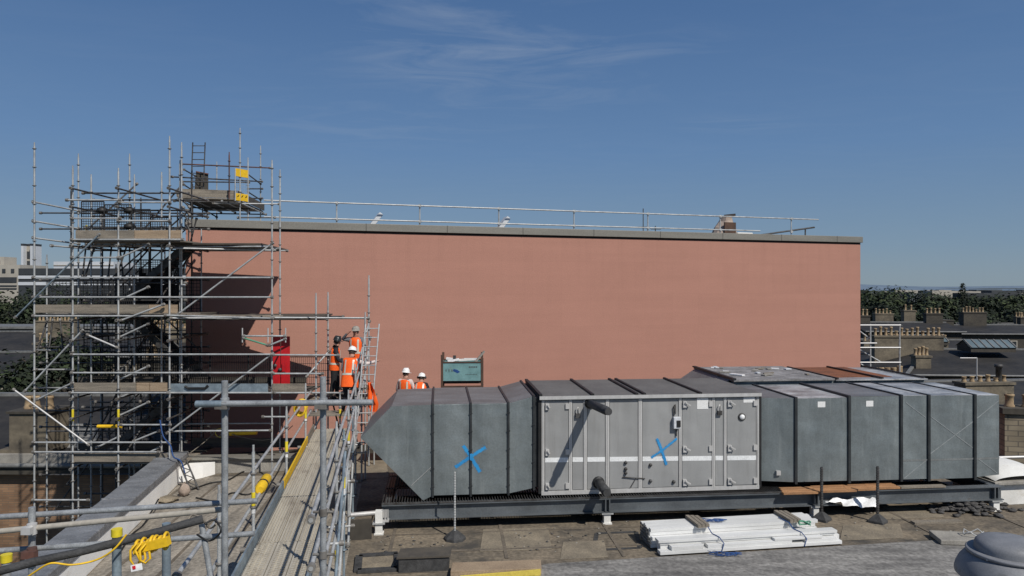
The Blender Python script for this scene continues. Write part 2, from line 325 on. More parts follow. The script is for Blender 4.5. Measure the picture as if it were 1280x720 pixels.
n2=N.new('ShaderNodeTexNoise'); n2.inputs['Scale'].default_value=.42; n2.inputs['Detail'].default_value=2; L.new(cb.outputs[0],n2.inputs['Vector'])
mu=N.new('ShaderNodeMath'); mu.operation='MULTIPLY'; L.new(n1.outputs['Fac'],mu.inputs[0]); L.new(n2.outputs['Fac'],mu.inputs[1])
mr=N.new('ShaderNodeMapRange'); mr.inputs['From Min'].default_value=.25; mr.inputs['From Max'].default_value=.45; mr.inputs['To Max'].default_value=.34; L.new(mu.outputs[0],mr.inputs['Value'])
mx=N.new('ShaderNodeMix'); mx.data_type='RGBA'; mx.inputs['B'].default_value=(5.6,6.6,8.2,1); L.new(mr.outputs['Result'],mx.inputs['Factor'])
tint=N.new('ShaderNodeMix'); tint.data_type='RGBA'; tint.blend_type='MULTIPLY'; tint.inputs['Factor'].default_value=1; tint.inputs['B'].default_value=(1,1,1,1)
ramp=N.new('ShaderNodeValToRGB'); els=ramp.color_ramp.elements
K=1.07/.06
for i,(pos,c) in enumerate(((0.0,(.200,.280,.355)),(.05,(.165,.258,.375)),(.18,(.110,.212,.395)),(.40,(.058,.135,.305)),(1.0,(.035,.085,.21)))):
    e=els[i] if i<2 else els.new(pos); e.position=pos; e.color=(*c,1)
L.new(sp.outputs['Z'],ramp.inputs['Fac'])
sc=N.new('ShaderNodeVectorMath'); sc.operation='SCALE'; sc.inputs['Scale'].default_value=K; L.new(ramp.outputs['Color'],sc.inputs[0])
sm=N.new('ShaderNodeMix'); sm.data_type='RGBA'; sm.inputs['Factor'].default_value=.82; L.new(sky.outputs[0],sm.inputs['A']); L.new(sc.outputs[0],sm.inputs['B'])
# wisps of cirrus at a few places of the deck
acc=None
for cx_,cy_,sx_,sy_,g_ in ((-.34,3.1,.7,.7,1.0),(.30,3.0,.8,.45,.85),(1.38,4.4,.5,.35,.6),(-.9,4.4,1.4,1.1,.4),(-.3,2.6,.8,.5,.6),(.1,3.6,1.0,.8,.5)):
    a_=N.new('ShaderNodeVectorMath'); a_.operation='SUBTRACT'; a_.inputs[1].default_value=(cx_,cy_,0); L.new(cb.outputs[0],a_.inputs[0])
    d_=N.new('ShaderNodeVectorMath'); d_.operation='DIVIDE'; d_.inputs[1].default_value=(sx_,sy_,1); L.new(a_.outputs[0],d_.inputs[0])
    l_=N.new('ShaderNodeVectorMath'); l_.operation='LENGTH'; L.new(d_.outputs[0],l_.inputs[0])
    r_=N.new('ShaderNodeMapRange'); r_.interpolation_type='SMOOTHSTEP'; r_.inputs['From Min'].default_value=0; r_.inputs['From Max'].default_value=1; r_.inputs['To Min'].default_value=g_; r_.inputs['To Max'].default_value=0; L.new(l_.outputs['Value'],r_.inputs['Value'])
    if acc is None: acc=r_.outputs['Result']
    else:
        s_=N.new('ShaderNodeMath'); s_.operation='ADD'; L.new(acc,s_.inputs[0]); L.new(r_.outputs['Result'],s_.inputs[1]); acc=s_.outputs[0]
ba=N.new('ShaderNodeMath'); ba.operation='ADD'; ba.inputs[1].default_value=.10; L.new(acc,ba.inputs[0])
n3=N.new('ShaderNodeMapRange'); n3.inputs['From Min'].default_value=.46; n3.inputs['From Max'].default_value=.68; L.new(n1.outputs['Fac'],n3.inputs['Value'])
cm=N.new('ShaderNodeMath'); cm.operation='MULTIPLY'; L.new(ba.outputs[0],cm.inputs[0]); L.new(n3.outputs['Result'],cm.inputs[1])
cm2=N.new('ShaderNodeMath'); cm2.operation='MULTIPLY'; cm2.inputs[1].default_value=.26; L.new(cm.outputs[0],cm2.inputs[0])
L.new(cm2.outputs[0],mx.inputs['Factor'])
L.new(sm.outputs['Result'],tint.inputs['A']); L.new(tint.outputs['Result'],mx.inputs['A']); L.new(mx.outputs['Result'],bg.inputs['Color']); bg.inputs['Strength'].default_value=.06
scn.view_settings.view_transform='Standard'; scn.view_settings.look='None'; scn.view_settings.exposure=0
try: scn.cycles.max_bounces=5; scn.cycles.use_denoising=True
except Exception: pass

# ================================================================ ground, hills
b=MB(); b.box((-9000,-400,-15.4),(9000,9000,-15.0)); g=b.build('ground','ground'); tag(g,kind='structure')
def ridge(name,Y,pts,m):
    b=MB(); vs=[];fs=[]
    for i,(px,py) in enumerate(pts):
        p=P(px,py,Y); vs+= [(p.x,Y,-15),(p.x,Y+350,p.z)]
    for i in range(len(pts)-1): fs.append((2*i,2*i+2,2*i+3,2*i+1))
    b.add(vs,fs,None,True); o=b.build(name,m,fix=False); tag(o,kind='structure')
rr=random.Random(3)
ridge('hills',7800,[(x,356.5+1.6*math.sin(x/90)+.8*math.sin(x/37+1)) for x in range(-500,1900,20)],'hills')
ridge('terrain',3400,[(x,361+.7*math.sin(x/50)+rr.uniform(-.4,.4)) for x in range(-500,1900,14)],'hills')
# far town seen as one mass beyond the trees: blocks and roofs too many to count
b=MB(); rt=random.Random(5)
for i in range(420):
    Y=rt.uniform(420,1500); px=rt.uniform(900,1600) if i<320 else rt.uniform(-250,230)
    X=(px-640)/F*Y; wd=rt.uniform(6,26); top=CZ-(rt.uniform(362,369)-358)/F*Y; 
    top=max(top,-11)
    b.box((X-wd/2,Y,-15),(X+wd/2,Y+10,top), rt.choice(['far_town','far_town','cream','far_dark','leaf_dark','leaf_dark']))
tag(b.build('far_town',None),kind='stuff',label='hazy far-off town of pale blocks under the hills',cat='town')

# ================================================================ the flat roof the plant stands on
UP=V((-.1855,.9826,0))                     # run of the left parapet
A0=V((-7.8,13.2,0)); 
def LP(t,off=0,z=0): return A0+UP*t+V((.9826,.1855,0))*off+V((0,0,z))
b=MB()
pl=LP(-7.6); pf=LP(7.15)
b.prism([(pl.x,pl.y,0),(20,5.6,0),(20.2,16.2,0),(15.6,18.6,0),(13.6,27.0,0),(-5.0,21.9,0),(-5.3,20.9,0),(pf.x,pf.y,0)],(0,0,-.3))
rf=b.build('roof','roof_brown'); tag(rf,kind='structure')
b=MB(); b.prism([(pl.x,pl.y,-.302),(20,5.6,-.302),(20.2,16.2,-.302),(15.6,18.6,-.302),(13.6,24.0,-.302),(-5.0,21.9,-.302),(-5.3,20.9,-.302),(pf.x,pf.y,-.302)],(0,0,-14.6))
tag(b.build('flat_roofed_building','brick',org=(0,14,-15)),'brick building below the flat roof that carries the grey ducts','building')
# felt on the left between parapet and gangway; grey felt in the foreground right
b=MB(); a=LP(-7.5,.03,.004); c=LP(6.9,.03,.004)
b.add([a,(-1.9,5.8,.004),(-4.2,20.3,.004),c],[(0,1,2,3)]); tag(b.build('roof_felt','felt_left',fix=False),kind='structure')
b=MB(); b.prism([(.45,13.55,0.002),(.68,13.68,0.002),(8.97,14.98,0.002),(14.6,15.9,.002),(19,16.0,.002),(19,5.7,.002),(-.2,5.7,.002)],(0,0,.03)); tag(b.build('roof_felt','roof_grey'),kind='structure')
b=MB(); rl=random.Random(8)
for i in range(9):
    y=9.2+i*1.02; b.bar((-4.2-.1*i+2.2,y,.006+.0003*i),(-4.2+8,y+.1*6+rl.uniform(-.05,.05),.006+.0003*i),.05+.02*(i%3),.006)
for i in range(7): b.bar((-2.4+i*2.3,13.9+.1*i,.010+.0003*i),(-2.75+i*2.3,18.2,.010+.0003*i),.07,.006)
for i in range(6): b.bar((-9+i*.95,9.5,.013),(-9.6+i*.85,19.5,.013),.06,.006)
tag(b.build('roof_felt','roof_lap'),kind='structure')
b=MB()
for i in range(6): b.bar((.5+i*.4,7.2+i*1.0,.034),(18,9.2+i*1.0,.034),.07,.006)
tag(b.build('roof_felt','roof_lap2'),kind='structure')
# left parapet: white wall, lead coping
par=thing('parapet_wall','white parapet wall with wide grey lead coping along the left roof edge','parapet',LP(0),math.atan2(.1855,.9826))
def parbox(nm,m,o0,o1,z0,z1,t0=-8,t1=7.2,bev=0):
    b=MB(); b.prism([LP(t0,o0,z0),LP(t1,o0,z0),LP(t1,o1,z0),LP(t0,o1,z0)],(0,0,z1-z0)); return b.build(nm,m,par,bevel=bev)
parbox('wall','parapet_white',-.50,0,-.3,.50)
parbox('coping','lead',-.66,.03,.503,.66,bev=.02)
b=MB()
for i in range(8):
    t=-6.6+i*1.85; b.prism([LP(t,-.668,.655),LP(t+.05,-.668,.655),LP(t+.05,.034,.655),LP(t,.034,.655)],(0,0,.02))
b.build('coping_seam','lead',par)
# low end wall across the far end of the left roof
ew=thing('end_parapet','low concrete upstand closing the far end of the left roof','parapet',(-7.3,20.3,0))
b=MB(); e0=LP(7.15,-.1); b.prism([(e0.x+.03,e0.y+.02,0),(-5.35,20.9,0),(-5.35,21.15,0),(e0.x,e0.y+.3,0)],(0,0,.42)); b.build('wall','concrete',ew)
b=MB(); b.bar((e0.x,e0.y+.1,.47),(-5.2,20.95,.40),.34,.07,None); b.build('coping','coping',ew)
b=MB(); b.prism([LP(6.3,.0,.0),LP(7.1,.0,.0),LP(7.1,.75,.0),LP(6.75,.5,.0)],(0,0,.35)); b.build('upstand','parapet_white',ew)

# ================================================================ pink hall
TW=math.atan(.324); W0=V((-10.65,23.5,0)); we=V((math.cos(TW),math.sin(TW),0)); wn=V((-math.sin(TW),math.cos(TW),0))
FW=Matrix.Translation(W0)@Matrix.Rotation(TW,4,'Z')
hall=thing('pink_hall','large windowless pink rendered hall with thin grey roof edge','building',(W0.x,W0.y,-15),TW)
LW=27.45; HT=7.47
b=MB(FW); b.box((0,0,-15),(LW,14,HT-.30)); b.build('wall','pink',hall)
b=MB(FW); b.box((-.02,.02,HT-.298),(LW+.02,14,HT-.235)); b.build('shadow_gap','dark_gap',hall)
b=MB(FW); b.box((-.03,-.09,HT-.232),(LW+.06,.35,HT+.03)); b.build('coping','coping',hall,bevel=.012)
b=MB(FW); b.box((.0,.352,HT-.232),(LW,14,HT-.10)); b.build('roof','roof_grey',hall)
b=MB(FW)
for i in range(1,10): b.box((i*2.9-.008,-.094,HT-.236),(i*2.9+.008,-.05,HT+.033))
b.build('coping_joint','dark_gap',hall)
b=MB(FW); b.box((-.05,-.10,-1.1),(14,-.003,-.25)); b.build('base_bar','stone_dark',hall)  # dark bar along the foot of the wall
# roof guardrail on the hall
YO=.9
def wall_t(px,off=0): # along-wall distance for a pixel column at depth offset off
    k=(px-CX)/F; p=W0+wn*off
    return (k*p.y-p.x)/(we.x-k*we.y)
gr=thing('roof_guardrail','long galvanised guardrail along the top of the pink hall','guardrail',(W0+wn*YO+V((0,0,HT-.1))),TW)
def WP(t,off,z): q=W0+we*t+wn*off; return V((q.x,q.y,z))
tr=lambda px:wall_t(px,YO)
# rails sag slightly where tubes join
for z,x0,x1 in ((8.30,330,1023),(7.72,330,950)):
    ts=[tr(x0),tr(525),tr(720),tr(905),tr(x1)]
    for i in range(4): ledger(WP(ts[i],YO,z),WP(ts[i+1],YO,z),gr,'steel',.028,'rail',False)
for px in (421,525,624,718,810.5,901,990):
    t=tr(px); b=MB(); b.tube([WP(t,YO+.05,HT-.1),WP(t,YO+.05,8.34)],.026,'steel',8)
    coupler(b,WP(t,YO+.03,8.30),.05,'steel'); coupler(b,WP(t,YO+.03,7.72),.05,'steel'); b.box(WP(t,YO+.05,HT-.098)-V((.1,.1,0)),WP(t,YO+.05,HT-.07)+V((.1,.1,0)),'steel'); b.build('post',None,gr)
# small things on the hall roof
def floodlight(px,py,lab):
    t=wall_t(px,1.5); q=WP(t,1.5,HT-.1); 
    th=thing('floodlight',lab,'floodlight',q,TW,'flat lamps tilted on the hall roof edge')
    z0=HT-.1
    b=MB(Matrix.Translation(q)@Matrix.Rotation(TW,4,'Z')@Matrix.Translation((0,0,.34))@Matrix.Rotation(R(38),4,'Y')); b.box((-.08,-.26,-.34),(.08,.26,.38)); b.build('lamp_head','far_white',th,bevel=.02)
    b=MB(); b.tube([q,q+V((0,.12,.3))],.03); b.build('bracket','steel',th)
floodlight(468,273,'pale tilted floodlight on the hall roof, nearer the scaffold tower')
floodlight(627,273,'pale tilted floodlight on the hall roof, above the blue stillage')
ae=thing('roof_aerial','thin dark aerial mast with crossbars on the hall roof','aerial',WP(wall_t(804,2.5),2.5,HT-.1),TW)
q=WP(wall_t(804,2.5),2.5,0)
tube('mast',(q.x,q.y,HT-.1),(q.x,q.y,8.7),ae,'steel_dark',.02)
tube('mast',(q.x+.55,q.y+.1,HT-.1),(q.x+.55,q.y+.1,7.95),ae,'steel_dark',.02)
tube('crossbar',(q.x-.9,q.y,7.9),(q.x+.2,q.y,7.9),ae,'steel_dark',.012)
tube('crossbar',(q.x+.35,q.y+.1,7.8),(q.x+.8,q.y+.1,7.8),ae,'steel_dark',.012)
# draped bundle, pale packs beside it
q=WP(wall_t(905,2.0),2.0,HT-.1)
bu=thing('covered_bundle','brown and cream wrapped bundle standing on the hall roof behind the rail','bundle',q,TW)
FB=Matrix.Translation(q)@Matrix.Rotation(TW,4,'Z')
b=MB(FB); rb=random.Random(2)
prof=[(0,.62,.45),(.25,.58,.45),(.55,.46,.4),(.82,.30,.34),(1.02,.22,.3)]
vs=[];fs=[]
for z,rx,ry in prof:
    for k in range(14):
        a=2*math.pi*k/14; j=1+rb.uniform(-.10,.10); vs.append((math.cos(a)*rx*j+.10*z,math.sin(a)*ry*j,z+rb.uniform(-.03,.03)))
for i in range(4):
    for k in range(14): fs.append((i*14+k,i*14+(k+1)%14,(i+1)*14+(k+1)%14,(i+1)*14+k))
fs.append(tuple(range(56,70))); b.add(vs,fs,'tarp'); b.build('cover',None,bu)
b=MB(FB); b.box((-.28,-.46,.05),(.30,-.40,.75),'stillage_frame'); b.build('dark_face',None,bu)
b=MB(FB); b.bar((.05,0,1.08),(.55,0,1.14),.16,.10); b.build('cap','hair',bu)
q2=WP(wall_t(932,2.0),2.0,HT-.1); 
pk=thing('insulation_pack','low pale packs lying on the hall roof beside the wrapped bundle','pack',q2,TW)
FP=Matrix.Translation(q2)@Matrix.Rotation(TW,4,'Z'); b=MB(FP); b.box((-.75,-.3,0),(.75,.3,.22)); b.box((-.6,-.25,.222),(.2,.25,.34)); b.build('pack','whitepaint',pk,bevel=.02)
sp_=thing('sloping_tube','dark tube propped at a slant near the hall corner','tube',WP(wall_t(975,2.6),2.6,HT-.1),TW)
a1=WP(wall_t(940,2.6),2.6,7.62); a2=WP(wall_t(1018,2.6),2.6,8.12)
tube('rail',a1,a2,sp_,'steel_dark',.04)
for f in (.2,.85):
    q=a1.lerp(a2,f); tube('prop',(q.x,q.y,HT-.1),q,sp_,'steel_dark',.035)
# ================================================================ ducts and air handler (local frame: u along the front, v into depth)
TA=R(5.8); ca,sa=math.cos(TA),math.sin(TA)
FA=Matrix.Translation((0,16,0))@Matrix.Rotation(TA,4,'Z')
def AU(px): p=px-CX; return 16*p/(F*ca-p*sa)
def AZ(px,py): Y=16+AU(px)*sa; return CZ-(py-CY)/F*Y
def AP(px,py,v=0): return V((AU(px),v,AZ(px,py)))
def al(u,v,z): return FA@V((u,v,z))
D=2.6
# ---- left duct with mitred cowl
ld=thing('cowled_duct','grey galvanised duct with pointed weather cowl, blue cross sprayed on it','duct',al(-1.5,1.3,.58),TA)
def profsec(nm,poly,v0,v1,m='duct',parent=None,bev=.006):
    b=MB(FA); b.prism([(u,v0,z) for u,z in poly],(0,v1-v0,0),m); return b.build(nm,None,parent,bevel=bev)
uj=[AU(541),AU(588.5),AU(635.5),AU(667)]
T,B=2.70,.70
b=MB(FA)
# cowl: side plates, sloping top skin, open diagonal mouth
pts=[(AU(489.5),2.68),(AU(450.5),2.01),(AU(529),.60),(uj[0]-.01,B),(uj[0]-.01,T)]
n=len(pts)
b.add([(u,0,z) for u,z in pts],[tuple(range(n))],'duct'); b.add([(u,D,z) for u,z in pts],[tuple(range(n))],'duct')
b.add([(pts[0][0],0,pts[0][1]),(pts[0][0],D,pts[0][1]),(pts[1][0],D,pts[1][1]),(pts[1][0],0,pts[1][1])],[(0,1,2,3)],'duct_top_dull')
b.add([(pts[0][0],0,pts[0][1]),(pts[0][0],D,pts[0][1]),(pts[4][0],D,T),(pts[4][0],0,T)],[(0,1,2,3)],'duct_top_dull')
b.add([(pts[2][0],0,pts[2][1]),(pts[2][0],D,pts[2][1]),(pts[3][0],D,B),(pts[3][0],0,B)],[(0,1,2,3)],'duct')
cw=b.build('cowl',None,ld,fix=False)
wire_panel(FA@V((pts[1][0]+.03,.03,pts[1][1])),FA.to_3x3()@V((0,D-.06,0)),FA.to_3x3()@V((pts[2][0]-pts[1][0],0,pts[2][1]-pts[1][1])),40,26,ld,.004,'steel_dark','bird_mesh')
b=MB(FA); b.bar((AU(514),-.004,AZ(514,607)),(AU(538.5),-.004,AZ(538.5,584)),.006,.025,None,up=(0,1,0)); b.build('crease','alu',cw)
for i in range(3):
    u0,u1=uj[i]+.02,uj[i+1]-.02
    if i<2: poly=[(u0,B),(u1,B),(u1,T),(u0,T)]
    else: poly=[(u0,B),(u1,.80),(u1,2.84),(u0,T)]
    b=MB(FA); b.prism([(u,0,z) for u,z in poly],(0,D,0),'duct'); s=b.build('duct_section',None,ld,bevel=.008)
    b=MB(FA); b.prism([(u0,.01,poly[3][1]+.003),(u1,.01,poly[2][1]+.003),(u1,D-.01,poly[2][1]+.003),(u0,D-.01,poly[3][1]+.003)],(0,0,.006),'duct_top_dull'); b.build('top_sheet',None,s)
def flange(u,v0,v1,z0,z1,parent,w=.045,pr=.035):
    b=MB(FA)
    b.box((u-w/2,v0-pr,z0-pr),(u+w/2,v0+.02,z1+pr)); b.box((u-w/2,v0+.02,z1-.01),(u+w/2,v1-.02,z1+pr)); b.box((u-w/2,v1-.02,z0-pr),(u+w/2,v1+pr,z1+pr)); b.box((u-w/2,v0+.02,z0-pr),(u+w/2,v1-.02,z0+.01))
    f=b.build('flange','flange',parent)
    if w<.05:
        for k in range(5):
            z=z0+.2+k*(z1-z0-.4)/4; c=MB(FA); c.box((u-.034,v0-pr-.010,z-.014),(u+.034,v0-pr-.001,z+.014)); c.build('cleat','flange',f)
for u in uj[:3]: flange(u,0,D,B,T,ld)
flange(uj[3]+.005,0,D,.80,2.84,ld)
b=MB(FA); b.box((uj[3]+.03,.05,.82),(AU(677)-.02,D-.05,2.80)); b.build('flexible_collar','flange',ld)
def stroke(pts,w,parent,name='spray_mark',v=-.004,seed=1):
    # sprayed line: ragged core, fading specks of overspray along both sides
    b=MB(FA); rs=random.Random(seed); Q=[AP(*p) for p in pts]
    for a,c in zip(Q[:-1],Q[1:]):
        d=c-a; nrm=V((-d.z,0,d.x)).normalized(); K=16; L0=[];L1=[]
        for k in range(K+1):
            f=k/K; q=a+d*f; taper=1 if (0<k<K or len(Q)>2) else .5
            L0.append(q+nrm*w*.5*rs.uniform(.72,1.1)*taper); L1.append(q-nrm*w*.5*rs.uniform(.72,1.1)*taper)
        b.add([(q.x,v,q.z) for q in L0+L1],[(k,k+1,K+2+k,K+1+k) for k in range(K)])
        for k in range(int(d.length*220)):
            q=a+d*rs.uniform(-.04,1.04)+nrm*rs.choice((-1,1))*(w*.42+abs(rs.gauss(0,w*.22))); r=rs.uniform(.002,.0065)
            b.add([(q.x-r,v,q.z),(q.x,v,q.z-r),(q.x+r,v,q.z),(q.x,v,q.z+r)],[(0,1,2,3)])
    o=b.build(name,'bluepaint',parent,fix=False); return o
stroke([(579,557),(588,570),(600,590)],.075,ld,v=-.003,seed=2)
stroke([(607,559),(588,571),(569,584)],.070,ld,v=-.0045,seed=3)
b=MB(FA); u=uj[1]; z=AZ(588.5,570.5); b.add([(u-.022,-.0365,z-.07),(u+.022,-.0365,z-.09),(u+.022,-.0365,z+.075),(u-.022,-.0365,z+.06)],[(0,1,2,3)]); b.build('spray_mark','bluepaint',ld,fix=False)

# ---- air handling unit
ah=thing('air_handling_unit','long grey air handling unit of panels and doors, white stripe along it','air handler',al(3.2,1.3,.58),TA)
u0,u1=AU(677),AU(948.5); zb,zt=.676,2.80
b=MB(FA); b.box((u0,.02,zb),(u1,D,zt)); body=b.build('casing','panel',ah)
cols=[(677,680.5),(711,715),(729.5,733.5),(757,761.5),(798,802.5),(848.5,852),(890,893.5),(904.5,908),(945.5,948.5)]
for a,c in cols:
    b=MB(FA); b.box((AU(a),-.012,zb+.005),(AU(c),.018,zt-.005)); b.box(((AU(a)+AU(c))/2-.006,-.02,zb+.01),((AU(a)+AU(c))/2+.006,-.012,zt-.01)); b.build('frame_post','alu',ah)
for z0,z1 in ((zb-.035,zb+.055),(zt-.05,zt-.002)):
    b=MB(FA); b.box((u0-.004,-.016,z0),(u1+.004,.017,z1)); b.build('frame_rail','alu' if z0<1 else 'panel',ah)
panels=[(680.5,711),(715,729.5),(733.5,757),(761.5,798),(802.5,848.5),(852,890),(893.5,904.5),(908,945.5)]
doors={0,5,7}
for i,(a,c) in enumerate(panels):
    v=-.008 if i in doors else .004
    b=MB(FA); b.box((AU(a)+.012,v,zb+.07),(AU(c)-.012,.0195,zt-.06)); 
    p=b.build('door' if i in doors else 'panel','panel',ah,bevel=.006)
    zl=AZ(a,575.0-(a-677)*.0111); zr=AZ(c,575.0-(c-677)*.0111)
    b=MB(FA); b.prism([(AU(a)+.014,v-.003,zl-.052),(AU(c)-.014,v-.003,zr-.052),(AU(c)-.014,v-.003,zr+.052),(AU(a)+.014,v-.003,zl+.052)],(0,-.002,0)); b.build('white_stripe','white_band',p)
    if i in doors:
        lu=AU(a)+.05; hu=AU(c)-.02
        for z in (2.62,1.60,.84):
            b=MB(FA); b.box((lu-.03,v-.05,z-.07),(lu+.05,v-.001,z+.07),'alu'); b.bar((lu+.01,v-.07,z+.05),(lu+.01+(.12 if i!=0 else .05),v-.07,z-.02),.03,.04,'alu',up=(0,1,0)); b.build('handle',None,p)
            b=MB(FA); b.box((hu-.06,v-.035,z-.06),(hu+.03,v-.001,z+.06),'alu'); b.build('hinge',None,p)
def plate(px0,py0,px1,py1,m,parent,name,v=-.012,t=.003):
    b=MB(FA); b.box((AU(px0),v-t,AZ(px0,py0)),(AU(px1),v,AZ(px1,py1)),m); return b.build(name,None,parent)
plate(871,496,885,511,'paper',ah,'notice'); plate(929,496,943,503,'paper',ah,'notice')
for px in (722,899):   # padlocked hasps
    b=MB(FA); u=AU(px); b.box((u-.05,-.06,2.36),(u+.05,-.001,2.46),'steel_dark'); b.tube([(u-.03,-.04,2.46),(u-.03,-.04,2.56),(u,-.04,2.60),(u+.03,-.04,2.56),(u+.03,-.04,2.46)],.011,'alu',6); b.build('padlock',None,ah)
b=MB(FA); u=AU(845); b.box((u-.085,-.11,2.08),(u+.075,.0,2.34),'far_white'); c_=b.build('control_box',None,ah,bevel=.012)
b=MB(FA); b.box((u-.02,-.125,2.12),(u+.068,-.111,2.27),'black'); b.build('cover',None,c_)
b=MB(FA); b.tube([(u-.06,-.02,2.34),(u-.07,-.03,2.55),(u-.03,-.03,2.62),(u-.02,-.02,2.40)],.012,'steel_dark',6); b.tube([(u,-.03,2.08),(u,-.025,1.9)],.014,'steel_dark',6); b.build('cable',None,c_)
b=MB(FA); u=AU(927); b.lathe((u,-.005,AZ(927,521)),[(0,.035),(.075,.035),(.09,.02),(.09,0)],'steel_dark',20,axis=(0,-1,0)); g=b.build('gauge',None,ah)
b=MB(FA); b.lathe((u,-.041,AZ(927,521)),[(0,.004),(.06,.003),(.06,0)],'white_band',18,axis=(0,-1,0)); b.build('dial',None,g)
for px,py in ((813,581),(813,601),(842,602),(782,578),(782,586),(782,591)):
    b=MB(FA); u=AU(px); z=AZ(px,py); b.lathe((u,.003,z),[(0,.05),(.03,.05),(.038,.03),(.038,0)],'steel_dark',10,axis=(0,-1,0)); b.build('port',None,ah)
b=MB(FA); b.tube([AP(778,596,-.02),AP(795,597,-.03),AP(806,598,-.02)],.012,'steel_dark',6); b.tube([AP(795,597,-.02),AP(788,609,-.02)],.010,'steel_dark',6); b.build('cable',None,ah)
stroke([(821,548),(826,560),(833,581)],.062,ah,v=-.0075,seed=4)
stroke([(846,548),(829,562),(814,572)],.048,ah,v=-.009,seed=5)
# insulated pipe stubs
def stub(px,py,tip,r,name):
    a=al(*AP(px,py,.0)); b=MB(); d=(V(tip)-a)
    b.tube([a,a+d*.1,a+d*.1,a+d*.88,a+d*.9,V(tip)],[r*1.0,r*1.0,r*1.12,r*1.12,r*.9,r*.9],'rubber',14)
    b.lathe(a-d.normalized()*.0,[(r*1.45,-.01),(r*1.45,.03),(r,.04)],'black',14,axis=d); b.build(name,None,ah)
a=al(*AP(737,504,0)); stub(737,504,(a.x+.22,a.y-1.55,a.z+.08),.085,'pipe_stub')
a=al(*AP(748,603,0)); stub(748,603,(a.x+.10,a.y-.75,a.z-.02),.095,'pipe_stub')
# roof of the unit with seams
b=MB(FA); b.box((u0-.05,-.07,zt+.002),(u1+.03,D+.06,zt+.055)); rfu=b.build('roof_sheet','ahu_roof',ah,bevel=.008)
b=MB(FA); b.box((u0-.055,-.078,zt-.02),(u1+.035,-.071,zt+.057)); b.build('drip_edge','alu',rfu)
for px in (740.5,795.5,805,875): 
    u=AU(px); b=MB(FA); b.box((u-.03,-.06,zt+.056),(u+.03,D+.05,zt+.095)); b.build('seam','black',rfu)
b=MB(FA); b.box((u0-.06,-.05,zt+.056),(u0+.01,D+.05,zt+.10)); b.box((u0-.075,-.02,zb),(u0-.005,.06,zt)); b.build('end_trim','black',ah)
b=MB(FA); b.box((u1+.004,-.01,zb),(u1+.06,.10,zt+.03)); b.build('end_trim','black',ah)

# ---- right duct
rd=thing('panelled_duct','grey galvanised duct with black flanges and creased end panels, right of the air handler','duct',al(8.9,1.2,.6),TA)
D2=2.25
ur=[u1+.06,AU(994.5),AU(1061),AU(1126),AU(1160.5),AU(1218),AU(1250)]
tops=[2.70,2.70,2.72,2.72,2.71,2.70,2.68]; bots=[.78,.77,.76,.76,.75,.765,.81]
for i in range(6):
    a,c=ur[i]+.025,ur[i+1]-.025
    v0=.0
    b=MB(FA)
    if i==0:
        b.add([(a,.16,.78),(c,.0,.77),(c,0,2.71),(a,.16,2.70),(a,D2,.78),(c,D2,.77),(c,D2,2.71),(a,D2,2.70)],[(0,1,2,3),(5,4,7,6),(3,2,6,7),(0,4,5,1),(0,3,7,4),(1,5,6,2)],'duct')
    elif i>=3:   # cross-broken sheets: front all but flat, lit folds painted as pale strips
        cu,cz=(a+c)/2,(bots[i]+tops[i])/2
        if i==4: cu=a+(c-a)*.55
        b.add([(a,0,bots[i]),(c,0,bots[i+1] if i==5 else bots[i]),(c,0,tops[i]),(a,0,tops[i]),(cu,-.0005,cz),(a,D2,bots[i]),(c,D2,bots[i]),(c,D2,tops[i]),(a,D2,tops[i])],
              [(0,1,4),(1,2,4),(2,3,4),(3,0,4),(6,5,8,7),(3,2,7,8),(0,5,6,1),(0,3,8,5),(1,6,7,2)],'duct')
    else:
        b.box((a,0,bots[i]),(c,D2,tops[i]),'duct')
    s=b.build('duct_section',None,rd)
    b=MB(FA); b.box((a,.015 if i else .17,tops[i]+.002),(c,D2-.01,tops[i]+.010),'duct_top_dull' if i in (0,2) else 'duct_top'); b.build('top_sheet',None,s)
    if i>=3:
        b=MB(FA); z=.76+.47; b.prism([(a,-.004,z-.05),(c,-.004,z-.05),(c,-.018,z),(c,-.004,z+.05),(a,-.004,z+.05),(a,-.018,z)][:3]+[(a,-.018,z)],(0,.002,.0),'duct_highlight'); b.build('swage','duct_highlight',s)  # pale strip painted as the bright line of the swage
for k in range(1,6): flange(ur[k],0,D2,min(bots[k],bots[k-1]),tops[k],rd,.06,.04)
plate(1022,502,1031.5,509,'paper',rd,'notice',-.003); plate(1082.5,501,1091.5,508,'paper',rd,'notice',-.003)
b=MB(FA); u=AU(974); b.box((u-.05,.02,.93),(u+.05,.10,1.03),'alu'); b.build('test_port',None,rd)
for a_,c_ in (((1163,567),(1216,527)),((1221,523),(1248,501)),((1164,521),(1216,560)),((1132,503),(1157,522)),((1130,598),(1158,575)),((1222,573),(1246,591))):
    b=MB(FA); b.bar(AP(*a_,-.004),AP(*c_,-.004),.016,.006,None,up=(0,1,0)); b.build('crease','duct_highlight',rd)  # pale strips paint the lit fold lines on the flat sheets
